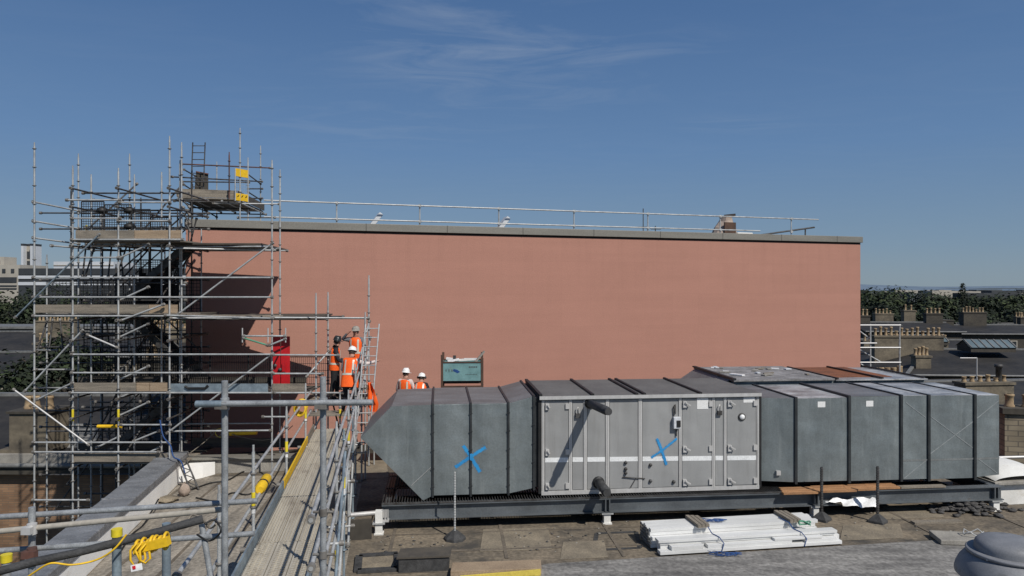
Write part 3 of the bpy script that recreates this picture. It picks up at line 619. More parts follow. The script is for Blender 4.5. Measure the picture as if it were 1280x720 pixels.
# ---- plant behind: flat sheeted units running deeper
sd=thing('sheeted_duct','low grey sheet topped duct behind the grey duct, scattered with offcuts','duct',al(7.5,4,0),TA)
b=MB(FA); b.prism([(6.18,2.5,.6),(8.95,2.5,.6),(8.95,2.5,2.78),(6.18,2.5,2.78)],(0,2.9,0),'duct'); b.build('duct_section',None,sd)
b=MB(FA); b.box((6.14,2.42,2.783),(8.95,5.45,2.83),'pile_roof'); b.build('top_sheet',None,sd)
b=MB(FA); b.prism([(5.2,2.7,2.2),(6.13,2.7,2.2),(6.13,2.7,2.80)],(0,2.6,0),'duct_top_dull'); b.build('side_slope',None,sd)
b=MB(FA); b.box((6.10,2.40,2.832),(6.20,5.45,2.87),'black'); b.build('edge_trim',None,sd)
ro=random.Random(9)
for i in range(16):
    u,v=ro.uniform(6.4,8.7),ro.uniform(2.5,5.2); a=ro.uniform(0,3); l=ro.uniform(.08,.45)
    b=MB(FA); b.bar((u,v,2.852+i*.0006),(u+l*math.cos(a),v+l*math.sin(a),2.855+i*.0006),ro.uniform(.05,.16),.03,ro.choice(['sheet_white','far_white','board_fresh','concrete','board'])); 
    o=b.build('offcut',None,org=al(u,v,2.84)); tag(o,'small offcut lying loose on the grey sheeted duct top','offcut','offcuts on the sheeted duct')
rs_=thing('rusty_duct','rust brown sheet topped duct next to the grey sheeted one','duct',al(10.2,4,0),TA)
b=MB(FA); b.box((9.0,2.55,.6),(11.6,5.2,2.76),'duct'); b.build('duct_section',None,rs_)
b=MB(FA); b.box((8.99,2.9,2.763),(10.9,5.3,2.80),'rust_roof'); b.build('rusty_sheet',None,rs_)
b=MB(FA); b.box((8.99,2.43,2.763),(11.62,2.89,2.79),'duct_top'); b.box((10.91,2.9,2.763),(11.62,5.2,2.79),'duct_top'); b.build('edge_sheet',None,rs_)
for u in (9.02,10.3,11.5):
    b=MB(FA); b.box((u,2.45,2.803),(u+.06,5.25,2.845),'black'); b.build('seam',None,rs_)

# ---- steel support frame under the plant
sf=thing('support_frame','dark grey steel beam frame on short white legs under the ducts','steel frame',al(4,1,0),TA)
ub0,ub1=AU(478),AU(1247)
def ibeam(p0,p1,h,w,name,m='beam'):
    p0=V(p0);p1=V(p1); b=MB(FA); d=(p1-p0); t=.022
    b.bar(p0+V((0,0,h/2-t/2)),p1+V((0,0,h/2-t/2)),w,t,m); b.bar(p0-V((0,0,h/2-t/2)),p1-V((0,0,h/2-t/2)),w,t,m); b.bar(p0,p1,.014,h-2*t-.002,m)
    return b.build(name,None,sf)
ibeam((ub0,-.10,.42),(ub1,-.10,.42),.32,.20,'beam'); ibeam((ub0,2.35,.42),(ub1,2.35,.42),.32,.20,'beam')
for u in (ub0+.1,-.6,2,4.6,7,9.3,ub1-.1): ibeam((u,.03,.43),(u,2.23,.43),.26,.14,'cross_beam')
b=MB(FA)
for px in (757,1015,1238):
    u=AU(px); 
    for s in (-.06,.03): b.box((u+s,-.205,.30),(u+s+.03,-.01,.555),'beam')
b.build('stiffener',None,sf)
for u,v in ((ub0-.05,-.28),(AU(757),-.10),(AU(1015),-.10),(AU(1238),-.12),(ub0+.1,2.35),(3,2.35),(7,2.35),(ub1-.2,2.35)):
    b=MB(FA); zt_=.255
    b.box((u-.10,v-.10,.0),(u+.10,v+.10,.03),'whitepaint'); b.box((u-.075,v-.075,.03),(u+.075,v+.075,zt_-.03 if v>-.2 else .50),'whitepaint'); b.box((u-.13,v-.11,zt_-.03),(u+.13,v+.11,zt_),'steel'); b.build('leg',None,sf)
b=MB(FA); 
for k in range(5): b.tube([(ub0+.02+.03*k,-.30,.30+.05*(k%2)),(ub0+.02+.03*k,-.30,.52)],.014,'alu',6)
b.box((ub0-.12,-.34,.26),(ub0+.16,-.20,.30),'alu'); b.build('clamp',None,sf)
b=MB(FA)
u=ub0
while u<AU(1000):
    b.box((u,-.19,.584),(u+.012,2.4,.625)); u+=.06
b.box((ub0,-.195,.588),(AU(1000),-.18,.62)); b.box((ub0,1.0,.588),(AU(1000),1.02,.62))
b.build('grating','steel_dark',sf)
# timber packing and loose sheet on the beam
for k,(a,c,y0,y1) in enumerate(((971,1017,613,606),(1012,1062,611,605),(1052,1089,609,604),(1080,1119,607.5,602.5))):
    b=MB(FA); z0=.585+.004*k; v=-.34+.05*k
    for j in range(3): b.box((AU(a)+.03*j,v+j*.13,z0+j*.002),(AU(c)-.02*j,v+j*.13+.115,z0+.045+j*.01))
    o=b.build('packing_plank','timber_orange',org=al(AU(a),v,z0)); tag(o,['orange timber packing on the beam, furthest left under the duct','orange timber packing on the beam, second from left','orange timber packing on the beam, third from left','orange timber packing on the beam, furthest right'][k],'timber')
b=MB(FA); ua=AU(1120); b.box((ua,-.20,.60),(AU(1175),-.05,.64)); o=b.build('packing_plank','board',org=al(ua,0,.6)); tag(o,'thin grey timber batten on the beam right of the orange packing','timber')
b=MB(FA); rs2=random.Random(4); nx=12; vs=[];fs=[]
for i in range(nx+1):
    u=AU(1024)+(AU(1088)-AU(1024))*i/nx
    for j in range(5):
        d=[.46,.42,.38,.34,.29][j]; 
        vs.append((u+rs2.uniform(-.02,.02),-.215-.05*math.sin(i*1.3+j)-.02*j,d+ (.10 if j==4 and i<4 else 0)+rs2.uniform(-.03,.03)-(.06*i/nx if j>2 else 0)+(0.0 if j else 0)))
for i in range(nx):
    for j in range(4): 
        if not(j==0): fs.append((i*5+j,i*5+j+1,(i+1)*5+j+1,(i+1)*5+j))
b.add(vs,fs,None,True); o=b.build('plastic_sheet','sheet_white',org=al(AU(1055),-.25,.4),fix=False); tag(o,'crumpled white plastic sheet hanging over the steel beam','sheet')
# ================================================================ stair tower scaffold at the left corner of the hall
YF,YB,YC=19.5,20.8,22.1
st=thing('stair_tower','tall grey tube scaffold stair tower at the left corner of the pink hall','scaffold',(-11.5,20.8,-15))
def vert(px,py,Y,parent,zb=-15,m='steel',r=.0242):
    p=P(px,py,Y); return standard((p.x,p.y,zb),(p.x,p.y,p.z-.1),parent,m,r)
for px,py in ((43,178),(91,207),(148,210),(212,170)): vert(px,py,YF,st)
for px,py in ((114,218),(168,218),(202,215),(227,178)): vert(px,py,YB,st,m='steel')
for px,py in ((98,192),(162,192)): vert(px,py,YC,st)
for px,py,Y in ((128,262,YC),(188,262,YC),(176,330,21.5),(145,330,21.5),(222,262,YC)): vert(px,py,Y,st,m='steel_dark')
def hz(x0,x1,y,Y,parent,m='steel',y1=None,Y1=None,name='ledger'):
    return ledger(P(x0,y,Y),P(x1,y if y1 is None else y1,Y if Y1 is None else Y1),parent,m,name=name)
Yl=YF-.05
for x0,x1,y in ((82,152,250),(148,214,253),(88,152,273),(146,214,276),(88,230,299.5),(88,150,322),(40,342,347),(40,342,371.5),(40,228,395),
                (88,342,443),(88,342,466),(86,212,491),(40,212,553),(40,200,565),(40,112,625),(150,214,531)): hz(x0,x1,y,Yl,st)
for x0,x1,y,y1 in ((40,100,252,264),(40,100,276,286),(40,100,297,305),(63,112,307,311),(43,72,438,438),(43,92,462,462),(43,92,485,485)): hz(x0,x1,y,Yl+.1,st,'steel',y1,YB)
for z in (8.0,7.5,6.45,4.45,3.9,2.33,1.8,.45):
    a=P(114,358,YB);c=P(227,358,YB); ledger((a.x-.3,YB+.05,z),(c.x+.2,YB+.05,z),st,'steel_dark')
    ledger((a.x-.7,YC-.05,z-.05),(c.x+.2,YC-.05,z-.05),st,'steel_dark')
    for px in (91,148,212):
        p=P(px,358,YF); ledger((p.x+.05,YF-.2,z-.06),(p.x-.10,YC+.1,z-.06),st,'steel_dark',name='transom')
def brace(a,c,parent,m='steel'): return ledger(a,c,parent,m,name='brace')
brace(P(18,398,YF-.12),P(125,292,YF-.12),st,'steel_blue'); brace(P(30,490,YF-.12),P(104,412,YF-.12),st,'steel')
brace(P(16,486,YF-.15),P(112,557,YF-.15),st,'alu'); brace(P(150,401,YF-.1),P(206,380,YF-.1),st)
for y in (305,358,404,457,480,502): brace(P(148,y+18,YF+.1),P(187,y,YF+.1),st)
brace(P(108,418,YF-.1),P(148,435,YF-.1),st,'alu'); brace(P(45,500,YF-.1),P(92,478,YF-.1),st)
for k,(a,c) in enumerate((((166,552),(200,538)),((166,575),(200,559)),((120,560),(150,545)))): brace(P(*a,YF+.1),P(*c,YF+.1),st)
# decks and toe boards
LV=[6.56,4.54,2.42,.50]
xl,xr=P(91,0,YF).x,P(212,0,YF).x
def toe(px0,px1,z,Y,parent,m='board',h=.225,Y1=None):
    a=P(px0,0,Y);c=P(px1,0,Y if Y1 is None else Y1); return one('toe_board',m,lambda b:b.bar((a.x,a.y,z+h/2+.04),(c.x,c.y,z+h/2+.04),.038,h),parent)
for z,s in zip(LV,(91,43,91,91)):
    x0=P(s,0,YF).x
    boards('deck',(x0-.1,YF+.1,z-.02),(xr+.3,YF+.1,z-.02),(0,1.15,0),5,.04,st,'board')
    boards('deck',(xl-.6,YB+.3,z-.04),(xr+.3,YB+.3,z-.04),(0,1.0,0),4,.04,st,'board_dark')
for z,segs in zip(LV,(((95,168,'board'),(168.5,226,'board_fresh')),((44,92,'board'),(92.5,186,'board'),(186.5,222,'board_fresh')),((92,170,'board'),(171,187,'board_fresh'),(188,209,'board_fresh')),((92,209,'board'),))):
    for a,c,m in segs: toe(a,c,z,YF-.0+.045,st,m)
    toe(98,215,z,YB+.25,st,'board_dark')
# stair flights, alternating, and their handrails
zl=[-9.5,-7.5,-5.5,-3.5,-1.5]+LV[::-1]
for i in range(len(zl)-1):
    z0,z1=zl[i],zl[i+1]; s=1 if i%2 else -1; xm=(xl+xr)/2; y0=21.0 if i%2 else 21.75
    a=V((xm-s*1.15,y0,z0));c=V((xm+s*1.15,y0,z1))
    fl=one('stair_flight','steel_dark',lambda b:(b.bar(a,c,.05,.2),b.bar(a+V((0,.6,0)),c+V((0,.6,0)),.05,.2)),st)
    b=MB()
    for k in range(1,9):
        q=a.lerp(c,k/9); b.box(q+V((-.12,.03,-.02)),q+V((.12,.57,.02)))
    b.build('tread','steel_dark',fl)
    b=MB(); h=V((0,0,.95)); b.tube([a+h,c+h],.024); b.tube([a+h*.5,c+h*.5],.02); b.tube([a,a+h],.02); b.tube([c,c+h],.02); b.tube([a.lerp(c,.5),a.lerp(c,.5)+h],.02); b.build('handrail','steel_dark',fl)
# black wire guards
for (x0,x1,y0,y1,Y,nx,nz) in ((102,130,252,289,YF+.25,10,12),(131,164,256,289,YF+.3,11,12),(165,188,262,291,YF+.3,9,10),(188,214,272,291,YF+.3,9,7),
      (168,226,325,385,YB+.35,20,22),(100,140,350,384,YF+.4,12,10),(142,166,350,384,YF+.4,9,10),(172,222,436,476,YB+.3,20,10),(110,165,440,478,YB+.2,18,10),(170,205,405,440,YC,12,10),(105,160,400,440,YC,14,10)):
    a=P(x0,y1,Y);c=P(x1,y0,Y); wire_panel(a,(c.x-a.x,0,0),(0,0,c.z-a.z),nx,nz,st,.008,name='wire_guard')
for i in range(14):
    a=P(172+i*4.1,330,YB+.38+.05*(i%3)); 
    one('folded_guard','mesh_black',lambda b:b.box((a.x-.055,a.y,4.62),(a.x+.040,a.y+.03,5.35+.17*((i*7)%4))),st)
for px,py,Y in ((128,263,YF+.34),(162,263,YF+.38),(162,283,YF+.38)):
    p=P(px,py,Y); b=MB(); b.lathe((p.x,p.y,p.z-.08),[(.02,0),(.13,.02),(.155,.06),(.13,.13),(.06,.17),(.0,.18)],'black',12)
    o=b.build('hanging_helmet',None,org=p); tag(o,['black helmet hung on the tower guard mesh, leftmost of three','black helmet hung on the tower guard mesh, upper right of three','black helmet hung on the tower guard mesh, lower right of three'][(128,263)!=(px,py) and (1 if py==263 else 2) or 0],'helmet','black helmets on the tower guard')
for i,(px,y0,y1) in enumerate(((120,303,347),(140,303,347),(150,310,347),(160,303,345),(108,303,347),(133,395,440),(160,398,440),(118,398,438),(75,398,440),(60,398,440),(66,398,440),(175,500,545),(120,500,545),(140,500,545),(158,510,545),(190,505,545),(180,560,600))):
    a=P(px,y0,YB+.6);c=P(px-14+ (i%3)*9,y1,YB+.4); brace(a,c,st,'steel_dark')
for y in (531,): hz(60,200,y+8,YB+.2,st,'steel_dark')
# rear rows that make the tower dense
for i,x in enumerate((-14.6,-13.9,-12.9,-11.7,-10.9,-10.1,-9.75)):
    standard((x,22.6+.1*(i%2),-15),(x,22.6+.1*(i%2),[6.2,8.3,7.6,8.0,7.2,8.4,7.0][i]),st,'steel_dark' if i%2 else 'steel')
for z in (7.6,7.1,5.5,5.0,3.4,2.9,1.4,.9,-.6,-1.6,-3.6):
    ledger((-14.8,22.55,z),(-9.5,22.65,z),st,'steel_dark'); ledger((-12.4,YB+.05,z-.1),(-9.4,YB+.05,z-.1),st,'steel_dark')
for k in range(8): brace((-14.5+.6*k,22.5,-2+k*1.1),(-13.0+.45*k,22.5,.1+k*1.05),st,'steel_dark')
for k in range(6): 
    z=LV[k%4]+.1; brace((-11.9+.4*k,YF+.3,z),(-11.5+.35*k,YC,z+1.8),st,'steel_dark')
for (xa_,xb_,z,yy) in ((-14.4,-12.9,4.5,22.4),(-12.8,-11.3,4.5,22.45),(-11.2,-9.7,4.5,22.4),(-12.8,-11.3,2.4,22.4),(-11.2,-9.7,2.4,22.45),(-12.2,-9.6,.5,22.4)):
    wire_panel((xa_,yy,z),(xb_-xa_,0,0),(0,0,1.0),14,9,st,.008,name='wire_guard')
# yellow hazard sleeve, tags
for px,y,Y in ((148,519,YF),(91,519,YF),(108,288,YC)):
    p=P(px,y,Y); one('hazard_sleeve','hazard_yellow',lambda b:b.tube([p-V((0,0,.16)),p+V((0,0,.16))],.031,None,10),st)
one('yellow_sleeve','yellow',lambda b:b.tube([P(122,533,YF+.6),P(152,533,YF+.6)],.05,None,10),st)

# ---- loading tower on top, reaching over the hall roof
lt=thing('loading_tower','small scaffold loading platform above the hall corner with timber toe boards','scaffold',(-10.4,26,HT-.1))
ZP=8.25
cn=[V((-11.15,24.0,ZP)),V((-9.38,24.5,ZP)),V((-9.85,28.5,ZP)),V((-11.9,28.1,ZP))]
b=MB()
for i in range(12):
    t0,t1=i/12,(i+.93)/12
    a,c=cn[0].lerp(cn[3],t0),cn[1].lerp(cn[2],t0); d,e=cn[0].lerp(cn[3],t1),cn[1].lerp(cn[2],t1)
    b.prism([a,c,e,d],(0,0,.04),'board')
b.build('deck',None,lt)
for i in range(5):
    a=cn[0].lerp(cn[1],i/4)-V((0,0,.05)); c=cn[3].lerp(cn[2],i/4)-V((0,0,.05)); ledger(a,c,lt,'steel',name='transom')
for i in (0,.5,1):
    a=cn[0].lerp(cn[3],i)-V((.15,0,.10)); c=cn[1].lerp(cn[2],i)-V((-.15,0,.10)); ledger(a,c,lt,'steel_dark')
def edge_board(a,c,m,h=.26): one('toe_board',m,lambda b:b.bar(a+V((0,0,.05+h/2)),c+V((0,0,.05+h/2)),.04,h),lt)
edge_board(cn[0]+V((0,.02,0)),cn[1]+V((0,.02,0)),'board'); edge_board(cn[1]+V((.03,.06,0)),cn[2]+V((.03,0,0)),'board_dark'); edge_board(cn[0]+V((-.04,.05,0)),cn[3]+V((-.04,0,0)),'board')
for px,py,Y,zb,m in ((300,160,24.6,HT,'steel'),(325.7,182,28.4,HT,'steel'),(286.5,190,24.3,ZP,'rust_tube'),(271,202,28.3,HT,'steel'),(310,197,26.6,HT,'steel'),(225,200,20.9,-.3,'steel'),(241,230,28.0,HT,'steel_dark'),(240,205,24.7,HT,'steel_dark')):
    vert(px,py,Y,lt,zb,m)
p=P(310,252,26.5); tube('post',(p.x,p.y,HT),(p.x,p.y,p.z),lt,'alu')
for x0,y0,Y0,x1,y1,Y1,m in ((226,205,24.0,338,210,28.2,'rust_tube'),(214,221,24.0,328,227,28.2,'steel_dark'),(226,227,24.0,312,228,26.6,'steel_dark'),(265,254,24.4,350,255,25.2,'steel'),(296,272,24.7,345,272,25.2,'steel_dark'),
      (310,236,26.6,328,236,28.4,'steel_dark'),(310,248,26.6,328,248,28.4,'steel_dark')):
    ledger(P(x0,y0,Y0),P(x1,y1,Y1),lt,m)
for a,c in ((P(230,212,24.1),P(244,220,28)),(P(230,231,24.1),P(244,240,28)),(P(310,218,26.5),P(326,230,28.3)),(P(310,240,26.5),P(326,250,28.3)),(P(246,252,24.8),P(262,258,27)),(P(255,262,27.6),P(272,272,27.6))):
    brace(a,c,lt,'steel_dark')
for px,Y in ((271,27.9),(259,27.0)): 
    p=P(px,262,Y); tube('leg',(p.x,p.y,HT),(p.x,p.y,ZP-.1),lt,'steel_dark')
for (x0,x1,y0,y1,Y,m) in ((226,238,248,300,20.6,'steel_dark'),):
    for i in range(4): brace(P(x0+i*2,y0+i*10,Y),P(x1,y0+12+i*10,Y),lt,'steel_dark')
# yellow safety gate
g0=P(294,251,24.42); g1=P(310.5,213,24.9)
gt=thing('loading_gate','yellow framed mesh safety gate on the loading platform','gate',(g0.x,g0.y,ZP+.04))
gx=V((g1.x-g0.x,g1.y-g0.y,0)); gz=V((0,0,g1.z-g0.z)); gb=V((g0.x,g0.y,g0.z))
for nm,a,c in (('lower_board',.02,.24),('upper_board',.76,1.0)):
    b=MB(); b.bar(gb+gz*((a+c)/2),gb+gx+gz*((a+c)/2),.03,gz.length*(c-a),'yellow'); o=b.build(nm,None,gt)
    b=MB()
    for k in range(3): 
        q=gb+gx*(.18+.3*k)+gz*((a+c)/2)+V((0,-.018,0)); b.bar(q-V((.05,0,.06)),q+V((.06,0,.07)),.004,.05,'board_dark',up=(0,1,0))
    if a<.1: b.build('hazard_mark',None,o)
for f in (0,.97): tube('frame_post',gb+gx*f,gb+gx*f+gz,gt,'steel',.022)
wire_panel(gb+gz*.24,gx,gz*.52,6,6,gt,.003,'steel')
# panel on posts, ladder
pp=thing('grey_panel','grey board with red edge fixed to the loading platform rail','panel',P(252,238,26.0))
b=MB(); b.prism([P(243,237,26),P(260,239,26.3),P(260,218,26.3),P(245,215,26)],(0,.03,0)); b.build('board','stone_dark',pp)
b=MB(); b.bar(P(245,214.5,25.97),P(260.5,217.5,26.27),.04,.035); b.build('edge','rust_roof',pp)
def ladder(name,lab,p0,p1,wv,n,m,rad=.022):
    t=thing(name,lab,'ladder',p0); p0=V(p0);p1=V(p1);wv=V(wv)
    tube('stile',p0,p1,t,m,rad); tube('stile',p0+wv,p1+wv,t,m,rad)
    for k in range(n): 
        q=p0.lerp(p1,(k+.5)/n); tube('rung',q,q+wv,t,m,.015,6)
    return t
ladder('ladder','dark ladder standing up above the loading platform against the sky',P(237.5,272,25.6),P(241,178,25.6),(.44,0,0),11,'steel_dark')
# ---- scaffold in front of the hall
ws=thing('wall_scaffold','grey tube scaffold with decks in front of the left end of the pink wall','scaffold',(-6.5,20.4,-.3))
YW,YX=19.7,21.2
for px,py,Y,zb in ((340,200,YW,-.3),(350,212,YX,-.3),(395,366,YW,0),(410,365,YX,0),(461,344,YX,0),(456.5,390,YW,0)): vert(px,py,Y,ws,zb)
def h2(x0,y0,Y0,x1,y1,Y1,m='steel'): return ledger(P(x0,y0,Y0),P(x1,y1,Y1),ws,m)
for a in ((205,394,YW-.3,342,398,YW-.1),(212,397.5,YW-.3,462,398,YX-.1),(340,397,YW,462,397.5,YX-.1),(340,443.5,YW-.1,425,444,YW-.1),(340,467,YW-.1,405,467,YW-.1),(208,491,YW-.1,345,491,YW-.1),(340,491,YW-.1,430,491,YW-.1),
          (212,539,YW-.1,340,538,YW-.1),(200,530,YX,342,529,YX),(212,310,YW,345,313,YX),(395,444,YW,412,444,YX),(340,444,YW,352,444,YX),(340,491,YW,352,488,YX),(327,521,YW,362,521,YW)): h2(*a)
brace(P(222,393,YW-.2),P(342,303,YW-.2),ws); brace(P(208,542,YW-.2),P(342,441,YW-.2),ws); brace(P(382,472,YW-.15),P(412,438,YW+.3),ws); brace(P(380,560,YW-.2),P(412,500,YW-.1),ws)
h2(303,420,YW-.2,358,420,YW-.2); brace(P(303,422,YW-.2),P(336,432,YW-.2),ws,'green_bracket'); brace(P(336,432,YW-.2),P(358,423,YW-.2),ws)
for px in (303,335,357): p=P(px,410,YW-.2); q=P(px,428,YW-.2); tube('upright',q,p,ws,'alu',.018)
xa,xb=P(208,0,YW).x,P(384,0,YW).x
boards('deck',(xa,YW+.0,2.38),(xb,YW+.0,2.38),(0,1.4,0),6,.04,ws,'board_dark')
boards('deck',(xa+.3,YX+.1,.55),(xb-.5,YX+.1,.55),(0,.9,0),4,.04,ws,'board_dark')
b=MB(); c4_=[V((-9.75,20.2,6.48)),V((-7.1,20.4,6.48)),V((-7.4,23.72,6.48)),V((-10.0,23.0,6.48))]
for i in range(11):
    t0,t1=i/11,(i+.93)/11; b.prism([c4_[0].lerp(c4_[3],t0),c4_[1].lerp(c4_[2],t0),c4_[1].lerp(c4_[2],t1),c4_[0].lerp(c4_[3],t1)],(0,0,.045))
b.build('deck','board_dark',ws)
boards('deck',(-9.3,19.95,4.40),(-5.5,20.1,4.40),(-.3,3.15,0),12,.045,ws,'board_dark')  # deck added behind the ledgers, sized to shade the lower wall
for y_ in (20.4,21.6,22.8): ledger((-9.9,y_,6.43),(-6.8-.1*(y_-20),y_,6.43),ws,'steel')
for y_ in (21.2,23.2): ledger((-9.4,y_,4.33),(-5.4,y_,4.33),ws,'steel_dark')
boards('deck',P(205,395,YW-.3),P(345,396,YX-.6),(0,.7,0),3,.045,ws,'board')
toe(209,335,2.38,YW-.04,ws,'steel_blue'); toe(340.5,383,2.38,YW-.04,ws,'board'); toe(209,383,2.38,YX-.1,ws,'board_dark')
toe(240,420,.55,YX+.1,ws,'board_dark')
for x0,x1,y0,y1,nx in ((212,262,441,484,22),(263,310,443,482,20),(311,358,443,482,20),(359,424,446,480,26)):
    a=P(x0,y1,YX-.25);c=P(x1,y0,YX-.25); wire_panel(a,(c.x-a.x,0,0),(0,0,c.z-a.z),nx,4,ws,.007,name='wire_guard')
a=P(222,484,YW+.3); 
one('clamp_bar','black',lambda b:b.tube([P(231,483,YW-.08),P(235,485.5,YW-.08),P(256,485.5,YW-.08),P(260,482,YW-.08)],.035),ws)
# worker end of the deck
boards('deck',(-6.0,20.05,2.06),(-4.05,20.05,2.06),(0,1.6,0),7,.04,ws,'board')
boards('deck',(-5.5,19.28,1.84),(-4.15,19.28,1.84),(0,.72,0),3,.04,ws,'board')
boards('deck',(-5.1,20.75,2.33),(-4.1,20.75,2.33),(0,.8,0),3,.04,ws,'board')
for px,y in ((384,470),(424,470)): pass
for i in range(3): brace(P(395+i*20,500,YX),P(412+i*18,560,YW),ws,'steel_dark')
for px,Y in ((425,19.5),(444,19.4),(452,19.6)): vert(px,490 if px<430 else 455,Y,ws,0)
for x0,y0,x1,y1 in ((444,470,462,400),(448,520,463,420)): brace(P(x0,y0,19.5),P(x1,y1,19.9),ws)
lad=ladder('ladder','steel ladder leaning at the right end of the workers’ platform'.replace('’',''),P(442,572,18.6),P(457,405,19.6),(.36,.05,0),14,'steel',.02)
for px,y,Y in ((425,517,19.5),):
    p=P(px,y,Y); one('hazard_sleeve','hazard_yellow',lambda b:b.tube([p-V((0,0,.12)),p+V((0,0,.12))],.031,None,10),ws)
# red panel with dark fittings
rp=thing('red_panel','bright red folded steel panel standing on the scaffold deck','panel',P(351,483,YX-.5))
z0,z1=2.45,3.86
for x0,x1 in ((340.5,350),(351,362)):
    a=P(x0,0,YX-.5);c=P(x1,0,YX-.5); one('leaf','red',lambda b:b.box((a.x,a.y,z0),(c.x,c.y+.05,z1)),rp,bevel=.01)
b=MB(); a=P(344,457,YX-.53); b.lathe(a,[(.0,.03),(.05,.03),(.05,0)],'steel_dark',12,axis=(0,-1,0)); a=P(350,462,YX-.53); b.lathe(a,[(.0,.03),(.05,.03),(.05,0)],'steel_dark',12,axis=(0,-1,0)); a=P(355,458,YX-.53); b.box(a-V((.05,.02,.15)),a+V((.05,.0,.1)),'red'); b.build('fitting',None,rp)
# yellow padded tube against the shaded wall and its slack cables
yt=thing('padded_tube','yellow padded tube hung low in front of the shaded pink wall','padding',P(304,541,YX-.1))
tube('padding',P(287,541.5,YX-.1),P(321,540,YX-.1),yt,'yellow',.075,12)
for i in range(2): 
    a=P(270+i*6,541,YX-.1); b=MB(); b.tube([a+V((.16*math.cos(t),0,.13*math.sin(t))) for t in [k*.5 for k in range(14)]],.014); b.build('coil','yellow_pale' if i else 'board',yt)
def cable(name,lab,pts,r,m,cat='cable'):
    pts=[V(p) for p in pts]; out=[]
    for i in range(len(pts)-1):
        p0=pts[max(i-1,0)];p1=pts[i];p2=pts[i+1];p3=pts[min(i+2,len(pts)-1)]
        for k in range(6):
            t=k/6; out.append(.5*((2*p1)+(p2-p0)*t+(2*p0-5*p1+4*p2-p3)*t*t+(3*p1-p0-3*p2+p3)*t**3))
    out.append(pts[-1])
    b=MB(); b.tube(out,r,m,6); o=b.build(name,None,org=pts[0]); return tag(o,lab,cat)
cable('slack_cable','thin pale cable sagging below the yellow padded tube',[P(290,543,YX-.2),P(310,548,YX-.2),P(330,550,YX-.3),P(350,545,YX-.3),P(366,532,YX-.3)],.012,'board')
cable('slack_cable','pale cord running from the padded tube down to the parapet end',[P(268,541,YX-.2),P(255,553,YX-.4),P(238,566,YX-.7)],.012,'board')

# ================================================================ gangway from the foreground to the deck
GD=V((-.1703,.9854,0)); GS=V((.9854,.1703,0)); G0=V((-3.57,9.5,0))
def G(t,o,z): return G0+GD*t+GS*o+V((0,0,z))
gw=thing('gangway','long gangway of ribbed metal decking with tube handrails running to the pink wall','gangway',G(0,.45,0),math.atan2(.1703,.9854))
L0=-3.6
secs=[-3.6,-1.2,1.15,3.55,5.9,8.2,9.75]
for i in range(6):
    for j in range(3):
        b=MB(); o=.02+j*.285; z=1.5+(.012 if i%2 else 0)
        b.bar(G(secs[i],o+.135,z-.03),G(secs[i+1]-.015,o+.135,z-.03),.272,.05)
        # raised ribs: along the far decks, perforated lugs on the nearest one
        if i==0 or i==1:
            n=int((secs[i+1]-secs[i])/.085)
            for k in range(n):
                for q in (.055,.125,.2):
                    t=secs[i]+.05+k*.085+(.04 if q==.125 else 0); b.bar(G(t,o+q,z+.0025),G(t+.045,o+q+.02,z+.0025),.034,.026)
        else:
            for q in (.03,.075,.12,.165,.21,.25): b.bar(G(secs[i]+.03,o+q,z+.002),G(secs[i+1]-.05,o+q,z+.002),.018,.026)
        b.build('deck_plank','metal_deck',gw)
for o_ in (.296,.581): one('gap_shade_strip','dark_gap',lambda b:b.bar(G(-3.6,o_,1.455),G(9.7,o_,1.455),.03,.02),gw)  # dark strips added under the open gaps, in place of shade
for i in range(6): 
    one('cross_joint','steel_dark',lambda b:b.bar(G(secs[i]-.006,.0,1.49),G(secs[i]-.006,.88,1.49),.02,.03),gw)
for a,c,m in ((-3.6,4.05,'steel_blue'),(4.1,8.15,'yellow'),(8.2,9.7,'board')): one('toe_board',m,lambda b:b.bar(G(a,-.025,1.575),G(c,-.025,1.575),.03,.16 if m!='steel_blue' else .18),gw)
one('toe_board','steel_blue',lambda b:b.bar(G(-3.6,.90,1.56),G(2.2,.90,1.56),.03,.16),gw)
one('toe_board','board',lambda b:b.bar(G(2.25,.90,1.56),G(9.7,.90,1.56),.03,.16),gw)
for i,t in enumerate((-1.0,1.2,4.75,8.1)):
    standard(G(t,-.06,0),G(t,-.06,2.85),gw,'steel')
    standard(G(t+.6,1.1,0),G(t+.6,1.1,3.05),gw,'steel')
    ledger(G(t,-.25,1.40),G(t+.05,1.25,1.40),gw,'steel',name='transom')
    ledger(G(t,-.25,.5),G(t+.05,1.25,.5),gw,'steel',name='transom')
for t in (3.4,6.8): standard(G(t,1.12,0),G(t,1.12,2.6),gw,'steel_blue')
for o in (-.06,1.1):
    for z in (2.5,2.0):
        ledger(G(-2.6,o-.05 if o<0 else o+.05,z),G(9.8,o-.05 if o<0 else o+.05,z),gw,'steel',name='handrail')
    if o>0: ledger(G(-2.6,o+.05,2.98),G(9.8,o+.05,2.98),gw,'steel',name='handrail')  # extra upper rail, added for the shadow it throws on the decking
    ledger(G(-3.0,o,1.40),G(9.8,o,1.40),gw,'steel')
brace(G(1.2,1.12,.1),G(4.75,1.12,1.9),gw); brace(G(4.75,1.12,.1),G(8.1,1.14,2.4),gw); brace(G(-1,1.16,.2),G(3.2,1.16,2.4),gw,'steel_blue'); brace(G(-1.0,-.10,.2),G(1.2,-.10,1.4),gw)
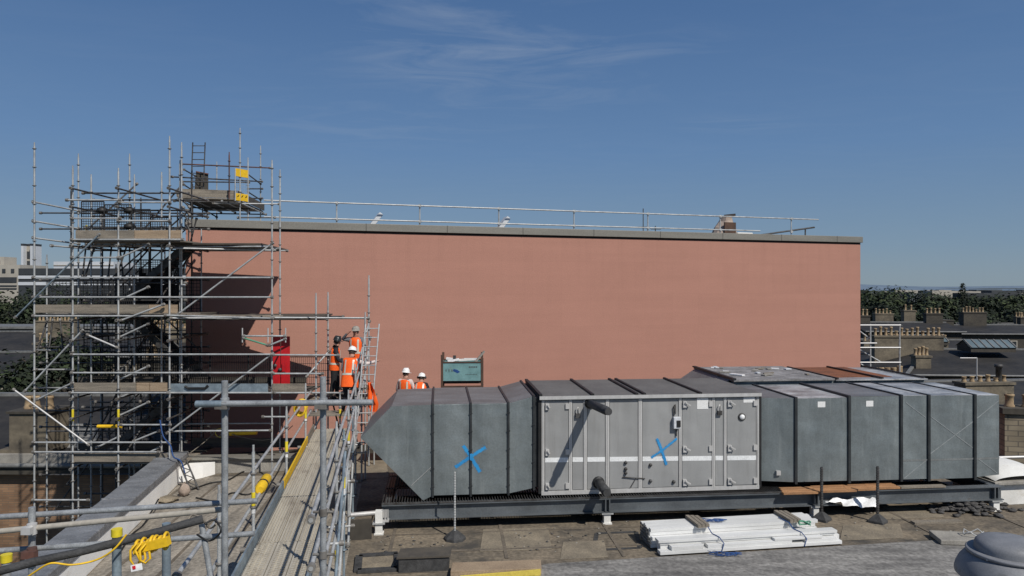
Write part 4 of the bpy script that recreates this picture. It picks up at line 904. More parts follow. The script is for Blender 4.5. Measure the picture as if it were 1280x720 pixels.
for t,o,z in ((1.2,-.06,2.15),(4.75,-.06,2.15),(1.8,1.1,1.0),(5.35,1.1,2.2),(3.4,1.12,1.75),(8.1,-.06,2.2)):
    p=G(t,o,z); one('hazard_sleeve','hazard_yellow',lambda b:b.tube([p-V((0,0,.10)),p+V((0,0,.10))],.030,None,10),gw)
    p2=p-V((0,0,.16)); one('white_sleeve','tag_white',lambda b:b.tube([p2-V((0,0,.05)),p2+V((0,0,.05))],.030,None,10),gw)
# yellow padding on the left handrail
for (t0,t1,z,lab) in ((2.0,2.75,2.06,'yellow padded sleeve wrapped on the left gangway rail, the nearer one'),(7.2,8.0,2.5,'yellow coil wrapped on the left gangway rail close to the workers')):
    c=G((t0+t1)/2,-.11,z); tt=thing('rail_padding',lab,'padding',c)
    if t0<5: one('sleeve','yellow',lambda b:b.tube([G(t0,-.11,z),G(t0+.05,-.11,z),G(t1-.05,-.11,z),G(t1,-.11,z)],[.06,.085,.085,.06],None,12),tt); one('strap','black',lambda b:b.tube([G(t0+.3,-.11,z),G(t0+.36,-.11,z)],.09,None,12),tt)
    else:
        for k in range(5):
            cc=G(t0+.1+k*.12,-.11,z-.05); one('loop','yellow',lambda b:b.tube([cc+V((.13*math.cos(q),.03*math.sin(q*2),.16*math.sin(q))) for q in [j*.45 for j in range(15)]],.022,None,6),tt)
# orange jacket hung on the ladder
oj=thing('orange_jacket','orange jacket hanging on the ladder foot beside the duct cowl','jacket',P(462,515,19.0))
b=MB(); rj=random.Random(1); vs=[];fs=[]
for i in range(9):
    py=478+i*4.6; hw=[2,3.5,5,5.5,6,6.5,6.5,5,3][i]; cx=462+i*.7
    for j in range(6): 
        p=P(cx-hw+2*hw*j/5,py,19.05); vs.append((p.x,p.y+.07*math.sin(j*2.1+i*.5)+rj.uniform(-.02,.02),p.z))
for i in range(8):
    for j in range(5): fs.append((i*6+j,i*6+j+1,(i+1)*6+j+1,(i+1)*6+j))
b.add(vs,fs,None,True); b.build('cloth','orange',oj,fix=False)

# ================================================================ foreground guard frames
ff=thing('foreground_frame','close thick tube goalpost frame, two posts and a crossbar','scaffold frame',(-1.9,6,0))
for px,py in ((281,476),(404,471)):
    p=P(px,py,6.0); b=MB(); b.tube([(p.x,p.y,0),p],.0265,'steel_near',12); b.build('post',None,ff)
    k=P(px,505,6.0); b=MB(); b.tube([k-V((0,0,.05)),k+V((0,0,.05))],.036,'steel_near',10); b.box(k+V((-.05,-.09,-.03)),k+V((.05,-.02,.03)),'coupler'); b.build('coupler',None,ff)
ledger(P(246,505,5.93),P(466,503,5.93),ff,'steel_near',.0255,'crossbar',False)
one('end_sleeve','steel_blue',lambda b:b.tube([P(245,505,5.93),P(278,504.8,5.93)],.028,None,12),ff)
k=P(404,640,6.0); one('coupler','coupler',lambda b:(b.tube([k-V((0,0,.03)),k+V((0,0,.03))],.035,None,10),b.tube([k-V((.085,.0,0)),k+V((.085,0,0))],.012)),ff)
k=P(404,693,6.0); one('coupler','coupler',lambda b:(b.tube([k-V((0,0,.03)),k+V((0,0,.03))],.035,None,10),b.tube([k-V((.085,.0,0)),k+V((.085,0,0))],.012)),ff)
fg=thing('side_guardrail','foreground tube guardrail crossing the lower left of the view','guardrail',P(40,700,6.2)*1)
Yg=6.25
ledger(P(-40,648.5,Yg),P(322,626,Yg),fg,'steel_near',.0245,'rail',False)
ledger(P(-40,668,Yg-.08),P(276,637,Yg-.08),fg,'cream',.0245,'rail',False)
ledger(P(-40,691,Yg),P(318,667,Yg),fg,'steel_near',.0245,'rail',False)
p=P(40,634,Yg-.05); q=V((p.x,p.y,0)); one('post','steel_near',lambda b:b.tube([q,p],.028,None,12),fg)
k=P(40,661,Yg-.1); one('coupler','alu',lambda b:(b.tube([k-V((0,0,.045)),k+V((0,0,.045))],.04,None,10),b.box(k-V((.05,.07,.03)),k+V((.03,-.01,.03)))),fg)
k=P(40,691,Yg-.1); one('coupler','rust_tube',lambda b:(b.tube([k-V((0,0,.045)),k+V((0,0,.045))],.04,None,10),b.box(k-V((.05,.07,.03)),k+V((.06,-.01,.03)))),fg)
# foam covered tube on blue posts
fm=thing('foam_covered_tube','dark foam covered tube on blue posts in the lower left corner','padded rail',P(150,700,4.4))
b=MB(); pts=[P(-30,722,4.1),P(40,703,4.2),P(100,690,4.3),P(150,677,4.4),P(200,664,4.55),P(253,649,4.7)]
b.tube(pts,[.024,.026,.024,.027,.025,.028],'rubber',12); b.build('foam',None,fm)
for px,py,Y,m in ((146,668,4.35,'steel_blue'),(208,654,4.62,'steel_blue')):
    p=P(px,py,Y+.07); one('post',m,lambda b:b.tube([(p.x,p.y,0),p],.0265,None,12),fm)
p=P(252,655,6.3); q=P(266,735,6.2); one('post','steel_near',lambda b:b.tube([(q.x+.2,q.y,0),q,p],.0245,None,10),fm)
for px,py,Y in ((146,665,4.42),(8,697,4.4)): 
    p=P(px,py,Y); one('cap','hazard_yellow',lambda b:b.tube([p-V((0,0,.025)),p+V((0,0,.02))],.032,None,12),fm)
p=P(8,697,4.4); one('post','steel_near',lambda b:b.tube([(p.x,p.y,0),p-V((0,0,.03))],.0265,None,10),fm)
# yellow strap bundle and tag
ys=thing('strap_bundle','yellow webbing bundle with loops tied to the foam covered tube','strap',P(185,683,4.4))
b=MB()
for k in range(7):
    f=k/6; c=P(172+36*f,684-8*f,4.36); 
    b.tube([c+V((.008*math.sin(k),.036*math.cos(q),.040*math.sin(q)*(1+.25*math.sin(k*2.3)))) for q in [j*.52 for j in range(13)]],.009,'yellow',6)
b.bar(P(168,686,4.33),P(211,676,4.33),.05,.05,'yellow'); b.build('webbing',None,ys)
for x0,d,s in ((166,30,1),(172,26,-1),(178,24,1)):
    b=MB(); b.tube([P(x0+4,680,4.3),P(x0-3,688,4.27),P(x0-3*s,700,4.28),P(x0+4,680+d,4.3),P(x0+10,698,4.3),P(x0+8,686,4.32)],.007,'yellow',6); b.build('loop',None,ys)
b=MB(); b.prism([P(163,707,4.28),P(177,704,4.28),P(178,712,4.27),P(164,715,4.27)],(0,.004,0),'tag_white'); t_=b.build('tag',None,ys)
b=MB(); b.prism([P(165,708,4.275),P(169,707,4.275),P(169.5,711,4.268),P(166,712,4.268)],(0,.002,0),'red'); b.build('red_mark',None,t_)
cable('yellow_cord','thin yellow cord drooping from the foam covered tube, lower left',[P(25,728,4.2),P(45,714,4.2),P(64,704,4.2),P(90,706,4.25),P(120,700,4.3),P(142,687,4.3),P(158,668,4.33)],.006,'yellow','cord')
for i,(pts,lab) in enumerate(((((232,655),(240,644),(252,648),(262,660),(270,655)),'tangle of brown cord around the end of the foam covered tube'),(((246,668),(262,676),(276,664),(268,650),(256,655)),'loose dark cable looped behind the foam covered tube'))):
    cable('tie_cord',lab,[P(x,y,5.4+.05*(k%2)) for k,(x,y) in enumerate(pts)],.008,'board' if i==0 else 'black','cord')
# blue rope and lattice prop at the far parapet end
cable('blue_rope','blue rope hanging from the scaffold to the parapet end',[P(200,525,19.3),P(204,545,19.2),P(213,557,19.1),P(217,571,19),P(227,578,18.9),P(234,605,18.9)],.018,'rope_blue','rope')
lp=thing('lattice_prop','dark lattice beam leaning inside the end of the left parapet','lattice beam',P(238,612,18.6))
a=P(222,574,19.0);c=P(238,612,18.7); s=V((.22,0,0))
for o in (0,1): tube('chord',a+s*o,c+s*o,lp,'steel_dark',.022)
b=MB(); 
for k in range(8): b.tube([a.lerp(c,k/8)+s*(k%2),a.lerp(c,(k+1)/8)+s*((k+1)%2)],.012)
b.build('lacing','steel_dark',lp)
p=PZ(231,622,0); b=MB(); rs3=random.Random(8)
def lump(b,c,rx,ry,rz,m,rnd,j=.12,n=10):
    prof=[(0,-1),(.7,-.8),(1,-.2),(.9,.4),(.5,.85),(0,1)]; vs=[];fs=[]
    for r,z in prof:
        for k in range(n):
            t=2*math.pi*k/n; q=1+rnd.uniform(-j,j); vs.append((c[0]+math.cos(t)*r*rx*q,c[1]+math.sin(t)*r*ry*q,c[2]+(z+1)*rz*(1+rnd.uniform(-j,j)*.5)))
    for i in range(5):
        for k in range(n): fs.append((i*n+k,i*n+(k+1)%n,(i+1)*n+(k+1)%n,(i+1)*n+k))
    b.add(vs,fs,m,True)
lump(b,(p.x-.05,p.y+.1,0.005),.13,.12,.17,'tarp',rs3,.3); tag(b.build('rubble_sack',None,org=p),'small tan sack upright against the left parapet','sack')
b=MB(); lump(b,(p.x-.3,p.y-.35,.005),.30,.22,.06,'roof_patch',rs3,.3); tag(b.build('rubble_sack',None,org=(p.x-.3,p.y-.35,0)),'flat slumped tan sack lying by the left parapet','sack')
cable('roof_cable','black cable crossing the left roof from the parapet end',[PZ(198,640,.02)+V((0,0,.3)),PZ(180,655,.03),PZ(165,668,.03),PZ(150,690,.03)],.02,'black')
cable('roof_cable','black cable snaking over the left roof toward the gangway',[PZ(240,612,.03),PZ(262,604,.03),PZ(285,600,.03),PZ(303,590,.03),PZ(322,585,.03)],.02,'black')
cable('roof_cable','second black cable curving over the left roof near the first',[PZ(245,622,.03),PZ(270,626,.03),PZ(290,616,.03),PZ(310,618,.03),PZ(330,608,.03)],.018,'black')
# ================================================================ loose things on the roof
# white strapped stacks
def FRM(px,py): p=PZ(px,py,.035); return Matrix.Translation(p)@Matrix.Rotation(R(9.2),4,'Z')
FS=FRM(822,694)
tk=thing('panel_stack','strapped stack of long white panels on the roof felt, rear taller bundle','panels',FS.translation,R(9.2))
b=MB(FS)
for k in range(5):
    for j in range(1 if k>2 else 0,6): b.box((.02*((k+j)%3),.385+j*.103,.004+k*.070),(3.72-.03*((k+2*j)%3),.385+j*.103+.098,.068+k*.070),'pvc')
b.build('panel_bundle',None,tk)
b=MB(FS)
for k in range(5):
    for j in range(1 if k>2 else 0,6): b.box((-.012,.395+j*.103,.010+k*.070),(-.004,.475+j*.103,.060+k*.070),'pvc_end')
b.build('hollow_ends',None,tk)
for u in (1.00,3.02):
    for j in range(3):
        o=one('timber_spacer','board',lambda b:b.box((u+.09*j,.365+.01*j,.35+.002),(u+.09*j+.075,1.02-.03*j,.35+.07)),None,FS@V((u+.1,.6,.35)),frame=FS)
        tag(o,'short brown timber spacer across the white stack, '+('left trio' if u<2 else 'right trio')+' '+['left piece','middle piece','right piece'][j],'timber')
tf=thing('panel_stack','front low stack of long white planks along the felt edge','panels',(FS@V((1.9,.1,0))),R(9.2))
for k,(u0_,u1_,v0,v1,z0,z1) in enumerate(((.05,4.15,-.02,.14,.002,.07),(.12,4.2,.15,.33,.002,.14),(.30,1.0,-.01,.13,.072,.15),(1.10,3.0,.0,.14,.072,.135),(2.6,3.7,-.005,.13,.137,.185),(3.3,4.05,.0,.14,.072,.13),(.10,4.08,.13,.29,.143,.19),(.06,4.12,.10,.30,.193,.245))):
    b=MB(FS); b.box((u0_*.95,v0,z0),(u1_*.95,v1,z1)); b.build('white_plank','pvc',tf,bevel=.004)
for u in (1.32,3.1):
    st_=one('strap','rope_blue',lambda b:b.tube([(u,-.03,.005),(u+.05,-.03,.16),(u,.08,.255),(u-.05,.31,.255),(u-.1,.372,.36),(u-.15,.7,.365)],.010,None,6),tf,frame=FS)
rb_=random.Random(12)
for c0,nm,lab in ((FS@V((1.45,.72,.36)),'blue_twine','blue twine tangled on top of the white stack'),(FS@V((1.35,-.22,.012)),'blue_twine','blue twine lying on the felt in front of the white stack')):
    pts=[]; 
    for k in range(34): pts.append(c0+V((.38*math.sin(k*.7+.4)*rb_.uniform(.4,1),.12*math.cos(k*1.13)*rb_.uniform(.3,1),.006+.03*abs(math.sin(k*.9)))))
    cable(nm,lab,pts,.007,'rope_blue','twine')
p=FS@V((3.32,.36,.33)); cable('green_strap','green strap bunched beside the right timber spacers',[p+V((.12*math.sin(k*.9),.03*math.cos(k*1.7)-.03,.04*math.sin(k*1.3)+.02)) for k in range(14)],.014,'green_bracket','strap')
# upright rods in black feet
for px,yb,yt,lab in ((568.5,674,590,'slender upright steel rod in a black foot, in front of the cowled duct'),(1027,650,585,'dark upright rod behind the right end of the white stack'),(1097,653,584,'dark upright rod in a black foot, right of the white stack')):
    p=PZ(px,yb,0); z=CZ-(yt-CY)/F*p.y
    t=thing('upright_rod',lab,'rod',p)
    b=MB(); r0=.022 if px<600 else .036
    zz=.05
    prof=[]
    while zz<z: prof+= [(r0,zz),(r0,zz+.03),(r0*.8,zz+.035),(r0*.8,zz+.05)]; zz+=.055
    b.lathe((p.x,p.y,0),prof,'steel' if px<600 else 'steel_dark',8,False); b.build('rod',None,t)
    b=MB(); b.lathe((p.x,p.y,0),[(.24,0),(.23,.05),(.12,.14),(.05,.19),(.0,.19)],'rubber',8 if px<600 else 4,False); b.build('foot',None,t,bevel=.01)
# black upstand box, flat felt frame, timber block
q=PZ(498,717,0); r_=PZ(561,714,0)
bb=thing('black_upstand','black felt wrapped box upstand on the roof, lower centre','upstand',q)
h=.27; b=MB(); b.prism([q,r_,r_+V((-.02,.42,0)),q+V((-.02,.42,0))],(0,0,h)); b.build('box','rubber',bb,bevel=.012)
b=MB(); b.prism([q+V((-.03,-.03,h+.002)),r_+V((.03,-.03,h+.002)),r_+V((.02,.45,h+.002)),q+V((-.03,.45,h+.002))],(0,0,.03)); b.build('lid','board_dark',bb)
fx=thing('felt_tray','flat dark edged square tray of old felt left of the black upstand','roof patch',PZ(470,705,0))
c4=[PZ(447,716,.0),PZ(497,713,.0),PZ(497,694,.0),PZ(449,697,.0)]
b=MB(); b.prism([p+V((0,0,.006)) for p in c4],(0,0,.02)); b.build('patch','roof_patch',fx)
for i in range(4): one('edge','rubber',lambda b:b.bar(c4[i]+V((0,0,.03)),c4[(i+1)%4]+V((0,0,.03)),.14,.05),fx)
q=PZ(563,714,.155);r_=PZ(677,710,.155); q.z=r_.z=.034
tb=thing('timber_block','wide brown timber baulk with a yellow face, bottom centre','timber',q)
b=MB(); b.prism([q,r_,r_+V((.0,.42,0)),q+V((0,.42,0))],(0,0,.12)); b.build('baulk','board_fresh',tb,bevel=.01)
b=MB(); b.prism([q+V((.18,-.045,0)),r_+V((-.02,-.045,0)),r_+V((-.02,-.045,.105)),q+V((.18,-.045,.045))],(0,.04,0)); b.build('yellow_face','yellow_pale',tb)
# felt patches
rp_=random.Random(21)
for i,(x0,y0,x1,y1,m) in enumerate(((742,665,800,688,'rubber'),(440,566,486,600,'roof_patch'),(1090,632,1180,650,'roof_patch'),(600,660,690,690,'roof_patch'),(1050,655,1130,676,'roof_patch'),(700,676,760,700,'roof_patch'))):
    a=PZ(x0,y1,0);c=PZ(x1,y1-3,0);d=PZ(x1-5,y0,0);e=PZ(x0+4,y0+2,0)
    b=MB()
    if m=='rubber':
        cs=[a,c,d,e]
        for k in range(4): b.bar(cs[k]+V((0,0,.006)),cs[(k+1)%4]+V((0,0,.006)),.09,.008)
    else: b.prism([p+V((0,0,.003+.0004*i)) for p in (a,c,d,e)],(0,0,.006))
    o=b.build('felt_patch',m,org=a); tag(o,['dark square outline of old felt left of the white stack','pale sandy patch under the point of the duct cowl','pale felt patch under the right end of the steel frame','wide pale felt patch below the left half of the frame','pale felt patch left of the concrete slab','small pale felt patch near the dark square outline'][i],'roof patch')
# scattered debris
rd_=random.Random(33)
groups=[((640,700,660,690),26),((470,560,670,690),22),((1180,1238,628,640),0),((700,800,650,680),18),((1050,1200,640,672),20)]
for (x0,x1,y0,y1),n in groups:
    for i in range(n):
        p=PZ(rd_.uniform(x0,x1),rd_.uniform(y0,y1),0.012); s=rd_.uniform(.008,.026); b=MB(); lump(b,(p.x,p.y,.004),s*1.4,s,s*.5,rd_.choice(['rubble','concrete','board','rubber']),rd_,.3,6)
        tag(b.build('debris',None,org=p),'small bit of loose debris on the brown roof','debris','debris scattered on the brown roof')
p=PZ(1212,640,0); b=MB()
for i in range(170):
    a=rd_.uniform(0,6.28);r=abs(rd_.gauss(0,.45)); x,y=p.x+r*math.cos(a)*1.25,p.y+.1+r*math.sin(a)*.55; z=max(0,.24-.32*r); s=rd_.uniform(.03,.09); lump(b,(x,y,z*rd_.uniform(.2,1)),s*1.3,s,s*.5,'rubble',rd_,.3,6)
lump(b,(p.x,p.y+.1,.002),.5,.26,.06,'rubble',rd_,.3,14)
tag(b.build('rubble_pile',None,org=p),'dark heap of broken rubble under the right end of the frame','rubble',kind='stuff')
q=PZ(1176,681,.035); r_=PZ(1232,683,.035)
sb=thing('concrete_slab','mossy concrete slab with wire loops on it, beside the vent cowl','slab',q)
b=MB(); b.prism([q,r_,r_+V((.25,.55,0)),q+V((.1,.6,0))],(0,0,.10)); b.build('slab','concrete',sb,bevel=.015)
b=MB(); c=PZ(1217,670,.14); b.tube([c+V((.2*math.cos(t),.12*math.sin(t*1.0),.03+.09*math.sin(t*2)**2)) for t in [k*.4 for k in range(17)]],.012,'steel',6); b.build('wire_loop',None,sb)
q=PZ(1141,655,0); b=MB(); b.bar(q+V((0,0,.03)),PZ(1200,653,0)+V((0,0,.03)),.16,.05); tag(b.build('roof_board','board',org=q),'thin weathered board lying on the roof under the frame','board')
# dark box added to paint the shade below the frame, pipe stub at left
q=al(-2.7,1.3,0); one('shade_filler','dark_gap',lambda b:b.box((-2.6,1.0,.002),(11.2,1.5,.28)),None,q,frame=FA); tag(bpy.data.objects['shade_filler'],'low dark box added as painted shade under the steel frame','shade box'); bpy.data.objects['shade_filler'].name='under_frame_shade'
b=MB(); b.tube([P(436,644,15.6),P(476,640.5,15.75)],.05,'alu',10); tag(b.build('cross_tube',None,org=P(456,642,15.7)),'short pale tube between the gangway and the frame leg','tube')
b=MB(); q=PZ(436,676,0); b.prism([q,q+V((.45,.1,0)),q+V((.45,.14,0)),q+V((0,.04,0))],(0,0,.42)); tag(b.build('leaning_board','stone_dark',org=q),'small brown board leaning by the gangway post','board')
# domed rooflight at right
q=PZ(1262,625,0); q=V((q.x+.0,q.y+.35,0))
dr=thing('domed_rooflight','pale domed rooflight on a white kerb at the right roof edge','rooflight',q)
FD=Matrix.Translation(q)@Matrix.Rotation(R(8),4,'Z')
b=MB(FD); b.box((-.75,-.7,0),(.55,.7,.52)); b.build('kerb','whitepaint',dr,bevel=.01)
b=MB(FD); b.box((-.9,-.85,.525),(.7,.85,.60)); b.build('frame','concrete',dr,bevel=.01)
b=MB(FD); vs=[];fs=[]; nx,ny=14,8
for i in range(nx+1):
    for j in range(ny+1):
        x=-.85+1.5*i/nx;y=-.8+1.6*j/ny; e=max(0,1-((x+.1)/.76)**2)**.5*max(0,1-(y/.81)**2)**.3; vs.append((x,y,.602+.36*e))
for i in range(nx):
    for j in range(ny): fs.append((i*(ny+1)+j,(i+1)*(ny+1)+j,(i+1)*(ny+1)+j+1,i*(ny+1)+j+1))
b.add(vs,fs,None,True); b.build('dome','whitepaint',dr,fix=False)
# ventilation cowl bottom right
q=P(1262,720,11.0); q=V((q.x,q.y,0))
vc=thing('vent_cowl','dark grey moulded mushroom vent cowl, bottom right corner','vent',q)
b=MB(); b.lathe(q,[(.52,.035),(.52,.95),(.0,.95)],'cowl',28); b.build('upstand',None,vc)
b=MB(); b.lathe(q,[(.56,.80),(.69,.83),(.725,.86),(.73,.90),(.715,.97),(.67,1.07),(.60,1.16),(.55,1.20),(.50,1.205)],'cowl',48); b.build('skirt',None,vc)
b=MB(); b.lathe(q,[(.50,1.206),(.575,1.21),(.58,1.245),(.565,1.255),(.46,1.256)],'cowl',48); b.build('ring',None,vc)
b=MB(); b.lathe(q,[(.47,1.257),(.465,1.32),(.45,1.37),(.41,1.41),(.30,1.445),(.15,1.46),(0,1.463)],'cowl',48); b.build('cap',None,vc)
for a in (3.6,4.6,5.4,2.6): 
    b=MB(); b.lathe(q+V((.56*math.cos(a),.56*math.sin(a),1.205)),[(.018,0),(.018,.025),(0,.03)],'alu',8); b.build('bolt',None,vc)
# ---- raised deck behind the ducts, stillages
dk=thing('work_deck','boarded work deck behind the ducts in front of the pink wall','deck',(-2.0,22.2,0))
boards('deck',(-4.2,21.2,.88),(2.2,21.5,.88),(-.1,2.4,0),9,.04,dk,'board')
for x,y in ((-4.1,21.4),(-4.2,23.2),(-1.3,21.5),(-1.3,23.2),(1.9,21.7),(1.9,23.3)): tube('post',(x,y,-.0),(x,y,.85),dk)
def stillage(z,lab,full):
    c=P(578,470,22.3); q=V((c.x,c.y,z)); t=thing('stillage',lab,'stillage',q,R(3)); Fq=Matrix.Translation(q)@Matrix.Rotation(R(3),4,'Z')
    W,Dp,H=1.22,.9,1.15
    for x in (-W/2,W/2):
        for y in (-Dp/2,Dp/2): 
            h=H if not(x>0 and y<0) else H-.1
            one('corner_post','stillage_frame',lambda b:b.box((x-.035,y-.035,.0),(x+.035,y+.035,h)),t,frame=Fq)
    for y in (-Dp/2,Dp/2):
        p=one('side_panel','stillage_green',lambda b:b.box((-W/2+.037,y-.012,.36),(W/2-.037,y+.012,.90)),t,frame=Fq)
        one('rim','stillage_frame',lambda b:b.box((-W/2+.037,y-.025,.902),(W/2-.037,y+.025,.94)),t,frame=Fq)
        one('base_rail','stillage_frame',lambda b:b.box((-W/2+.037,y-.03,.16),(W/2-.037,y+.03,.21)),t,frame=Fq)
        if y<0:
            b=MB(Fq); rq=random.Random(3)
            b.add([(-.28,y-.0145,.66),(-.14,y-.0145,.59),(-.06,y-.0145,.63),(-.15,y-.0145,.70),(-.26,y-.0145,.72)],[(0,1,2,3,4)],'rope_blue')
            b.build('blue_arrow',None,p,fix=False)
            b=MB(Fq)
            for k in range(5): b.box((.20+.055*k,y-.0145,.755),(.235+.055*k,y-.0135,.80),'steel_dark')
            for k in range(8): b.box((.10+.045*k,y-.0145,.545),(.13+.045*k,y-.0135,.56),'steel_dark')
            for k in range(3): b.box((-.50+.09*k,y-.0145,.64),(-.475+.09*k,y-.0135,.71),'steel_dark')
            b.build('faded_lettering',None,p)
    for x in (-W/2,W/2): one('end_panel','stillage_green',lambda b:b.box((x-.012,-Dp/2+.037,.36),(x+.012,Dp/2-.037,.90)),t,frame=Fq)
    one('floor','stillage_frame',lambda b:b.box((-W/2+.037,-Dp/2+.037,.30),(W/2-.037,Dp/2-.037,.355)),t,frame=Fq)
    return q,Fq
stillage(.92,'rusty framed empty stillage underneath the pale blue one',0)
q,Fq=stillage(2.075,'pale blue green steel stillage with rusty posts before the pink wall',1)
rt_=random.Random(6)
for i,(u0_,u1_,w_,m) in enumerate(((-.45,-.1,.12,'sheet_white'),(-.25,.35,.09,'whitepaint'),(.05,.45,.12,'far_white'),(-.5,-.3,.2,'sheet_white'))):
    b=MB(Fq); b.bar((u0_,-.25+.12*i,.93+.02*i),(u1_,-.2+.1*i,.99-.01*i),w_,.06); tag(b.build('scrap',m,org=Fq@V((u0_,0,.9))),['short white offcut at the left in the blue stillage','long pale offcut lying across the blue stillage','grey white offcut toward the right in the blue stillage','white lump in the back left corner of the blue stillage'][i],'offcut')
b=MB(Fq); b.bar((.36,-.1,.85),(.68,-.05,1.22),.09,.05); tag(b.build('scrap','concrete',org=Fq@V((.5,0,.9))),'grey plank sticking up out of the blue stillage corner','offcut')
b=MB(Fq); b.bar((-.24,-.2,.9),(-.24,-.15,1.10),.09,.06); tag(b.build('scrap','black',org=Fq@V((-.24,0,.9))),'black offcut standing in the blue stillage','offcut')

# ================================================================ people
def person(label,loc,rz,pose,cols,lean=0,scale=1.0,vest=True,helmet='helmet_white',defenders=False,crouch=0,headturn=0,headpitch=0):
    """body: one skinned surface. Local frame: facing +Y."""
    root=thing('person',label,'person',loc,rz)
    Wm=WM[root.name]@Matrix.Scale(scale,4)
    Lm=Matrix.Translation((0,0,.95))@Matrix.Rotation(-lean,4,'X')@Matrix.Translation((0,0,-.95))
    J={}; 
    def U(p): return Lm@V(p)
    J['pel']=V((0,0,.96)); J['sp']=U((0,0,1.14)); J['ch']=U((0,.0,1.34)); J['nk']=U((0,0,1.47)); J['nk2']=U((0,.02,1.55)); J['hd']=U((0,.035,1.62))
    R_={'pel':(.165,.125),'sp':(.155,.11),'ch':(.175,.12),'nk':(.07,.065),'nk2':(.056,.056),'hd':(.07,.075)}
    E=[('pel','sp'),('sp','ch'),('ch','nk'),('nk','nk2'),('nk2','hd')]
    for s,t in ((-1,'l'),(1,'r')):
        hip,kn,an,to=pose['leg'+t]
        for n_,p,r in (('hip',V(hip),(.098,.10)),('kn',V(kn),(.062,.066)),('mid',V(kn).lerp(V(an),.4),(.058,.062)),('an',V(an),(.042,.046)),('to',V(to),(.042,.030))): J[n_+t]=p; R_[n_+t]=r
        E+=[('pel','hip'+t),('hip'+t,'kn'+t),('kn'+t,'mid'+t),('mid'+t,'an'+t),('an'+t,'to'+t)]
        el,wr,hn=pose['arm'+t]
        J['sh'+t]=U((s*.185,0,1.415)); J['el'+t]=U(el); J['wr'+t]=U(wr); J['ha'+t]=U(hn)
        R_['sh'+t]=(.062,.062); R_['el'+t]=(.045,.045); R_['wr'+t]=(.028,.032); R_['ha'+t]=(.028,.020)
        E+=[('ch','sh'+t),('sh'+t,'el'+t),('el'+t,'wr'+t),('wr'+t,'ha'+t)]
        d=(J['ha'+t]-J['wr'+t]).normalized(); sd=d.cross(V((0,0,1))); sd=sd.normalized() if sd.length>.1 else V((1,0,0)); up=sd.cross(d)
        for k,(o,l) in enumerate(((-.03,.065),(-.010,.08),(.010,.075),(.03,.055))):
            a=f'f{k}{t}';c=f'g{k}{t}'; J[a]=J['ha'+t]+d*.03+sd*o; J[c]=J[a]+d*l*.6-up*l*.45; R_[a]=(.0095,.0095);R_[c]=(.008,.008); E+=[('ha'+t,a),(a,c)]
        a,c='t0'+t,'t1'+t; J[a]=J['wr'+t].lerp(J['ha'+t],.6)+sd*(-.04)*s; J[c]=J[a]+d*.04-sd*.015*s-up*.01; R_[a]=(.011,.011);R_[c]=(.009,.009); E+=[('ha'+t,a),(a,c)]
    names=list(J); me=bpy.data.meshes.new('skel'); me.from_pydata([J[n] for n in names],[(names.index(a),names.index(c)) for a,c in E],[])
    ob=bpy.data.objects.new('skel',me); COL.objects.link(ob)
    md=ob.modifiers.new('s','SKIN'); md.use_smooth_shade=True
    for i,n in enumerate(names):
        sv=me.skin_vertices[0].data[i]; gk=1.0 if n[0] in 'fg' and n[1:2].isdigit() else 1.3; sv.radius=(R_[n][0]*gk,R_[n][1]*gk) if n not in('pel','sp','ch') else R_[n]; sv.use_root=(n=='pel')
    sb_=ob.modifiers.new('d','SUBSURF'); sb_.levels=1; sb_.render_levels=1
    dg=bpy.context.evaluated_depsgraph_get(); dg.update(); em=bpy.data.meshes.new_from_object(ob.evaluated_get(dg))
    bpy.data.objects.remove(ob)
    segs=[(J[a],J[c],(a,c)) for a,c in E]
    b=MB(); b.mats=[]
    def region(p):
        best=None
        for a,c,n in segs:
            d=c-a; t=max(0,min(1,(p-a).dot(d)/max(d.length_squared,1e-9))); q=(p-a-d*t).length
            if best is None or q<best[0]: best=(q,n)
        a,c=best[1]
        if c[:2]=='to': return cols['boot']
        if c[:2] in('hi','kn','mi','an') : return cols['trouser'] if c!='hipl' and c!='hipr' else cols['trouser']
        if a=='pel' or a=='sp' or (a=='ch'): return cols['top']
        if c[:2]=='el' : return cols['sleeve']
        if c[:2]=='wr': return cols['forearm']
        return cols['skin']
    vs=[v.co.copy() for v in em.vertices]; 
    b.v=[Wm@v for v in vs]
    for p in em.polygons:
        b.f.append(list(p.vertices)); b.mi.append(b._m(region(p.center))); b.sm.append(True)
    # head: egg with brow, nose, chin, ears, eyes
    Hc=U((0,.03,1.645)); Hm=Wm@Matrix.Translation(Hc)@Matrix.Rotation(-lean*.5,4,'X')@Matrix.Rotation(headturn,4,'Z')@Matrix.Rotation(headpitch,4,'X')
    b.M=Hm; vs=[];fs=[]; nu,nv=18,14
    for i in range(nv+1):
        ph=math.pi*i/nv
        for k in range(nu):
            th=2*math.pi*k/nu; x=math.sin(ph)*math.cos(th);y=math.sin(ph)*math.sin(th);z=math.cos(ph)
            rx,ry,rz_=.076,.097,.118
            if z<-.1: rx*=1-.28*min(1,(-z-.1)); 
            if y>.5 and z<-.3: ry*=1.02
            if y<0 and z<-.3: ry*=.80
            X,Y_,Z=x*rx,y*ry,z*rz_
            if y>.85 and abs(x)<.30 and -.45<z<.12: Y_+=.022*(1-abs(x)/.3)*(1-abs((z+.22)/.36))      # nose
            if y>.7 and .05<z<.25 and .15<abs(x)<.55: Y_-=.006                                         # eye sockets
            vs.append((X,Y_,Z))
    for i in range(nv):
        for k in range(nu): fs.append((i*nu+k,i*nu+(k+1)%nu,(i+1)*nu+(k+1)%nu,(i+1)*nu+k))
    b.add(vs,fs,cols['skin'],True)
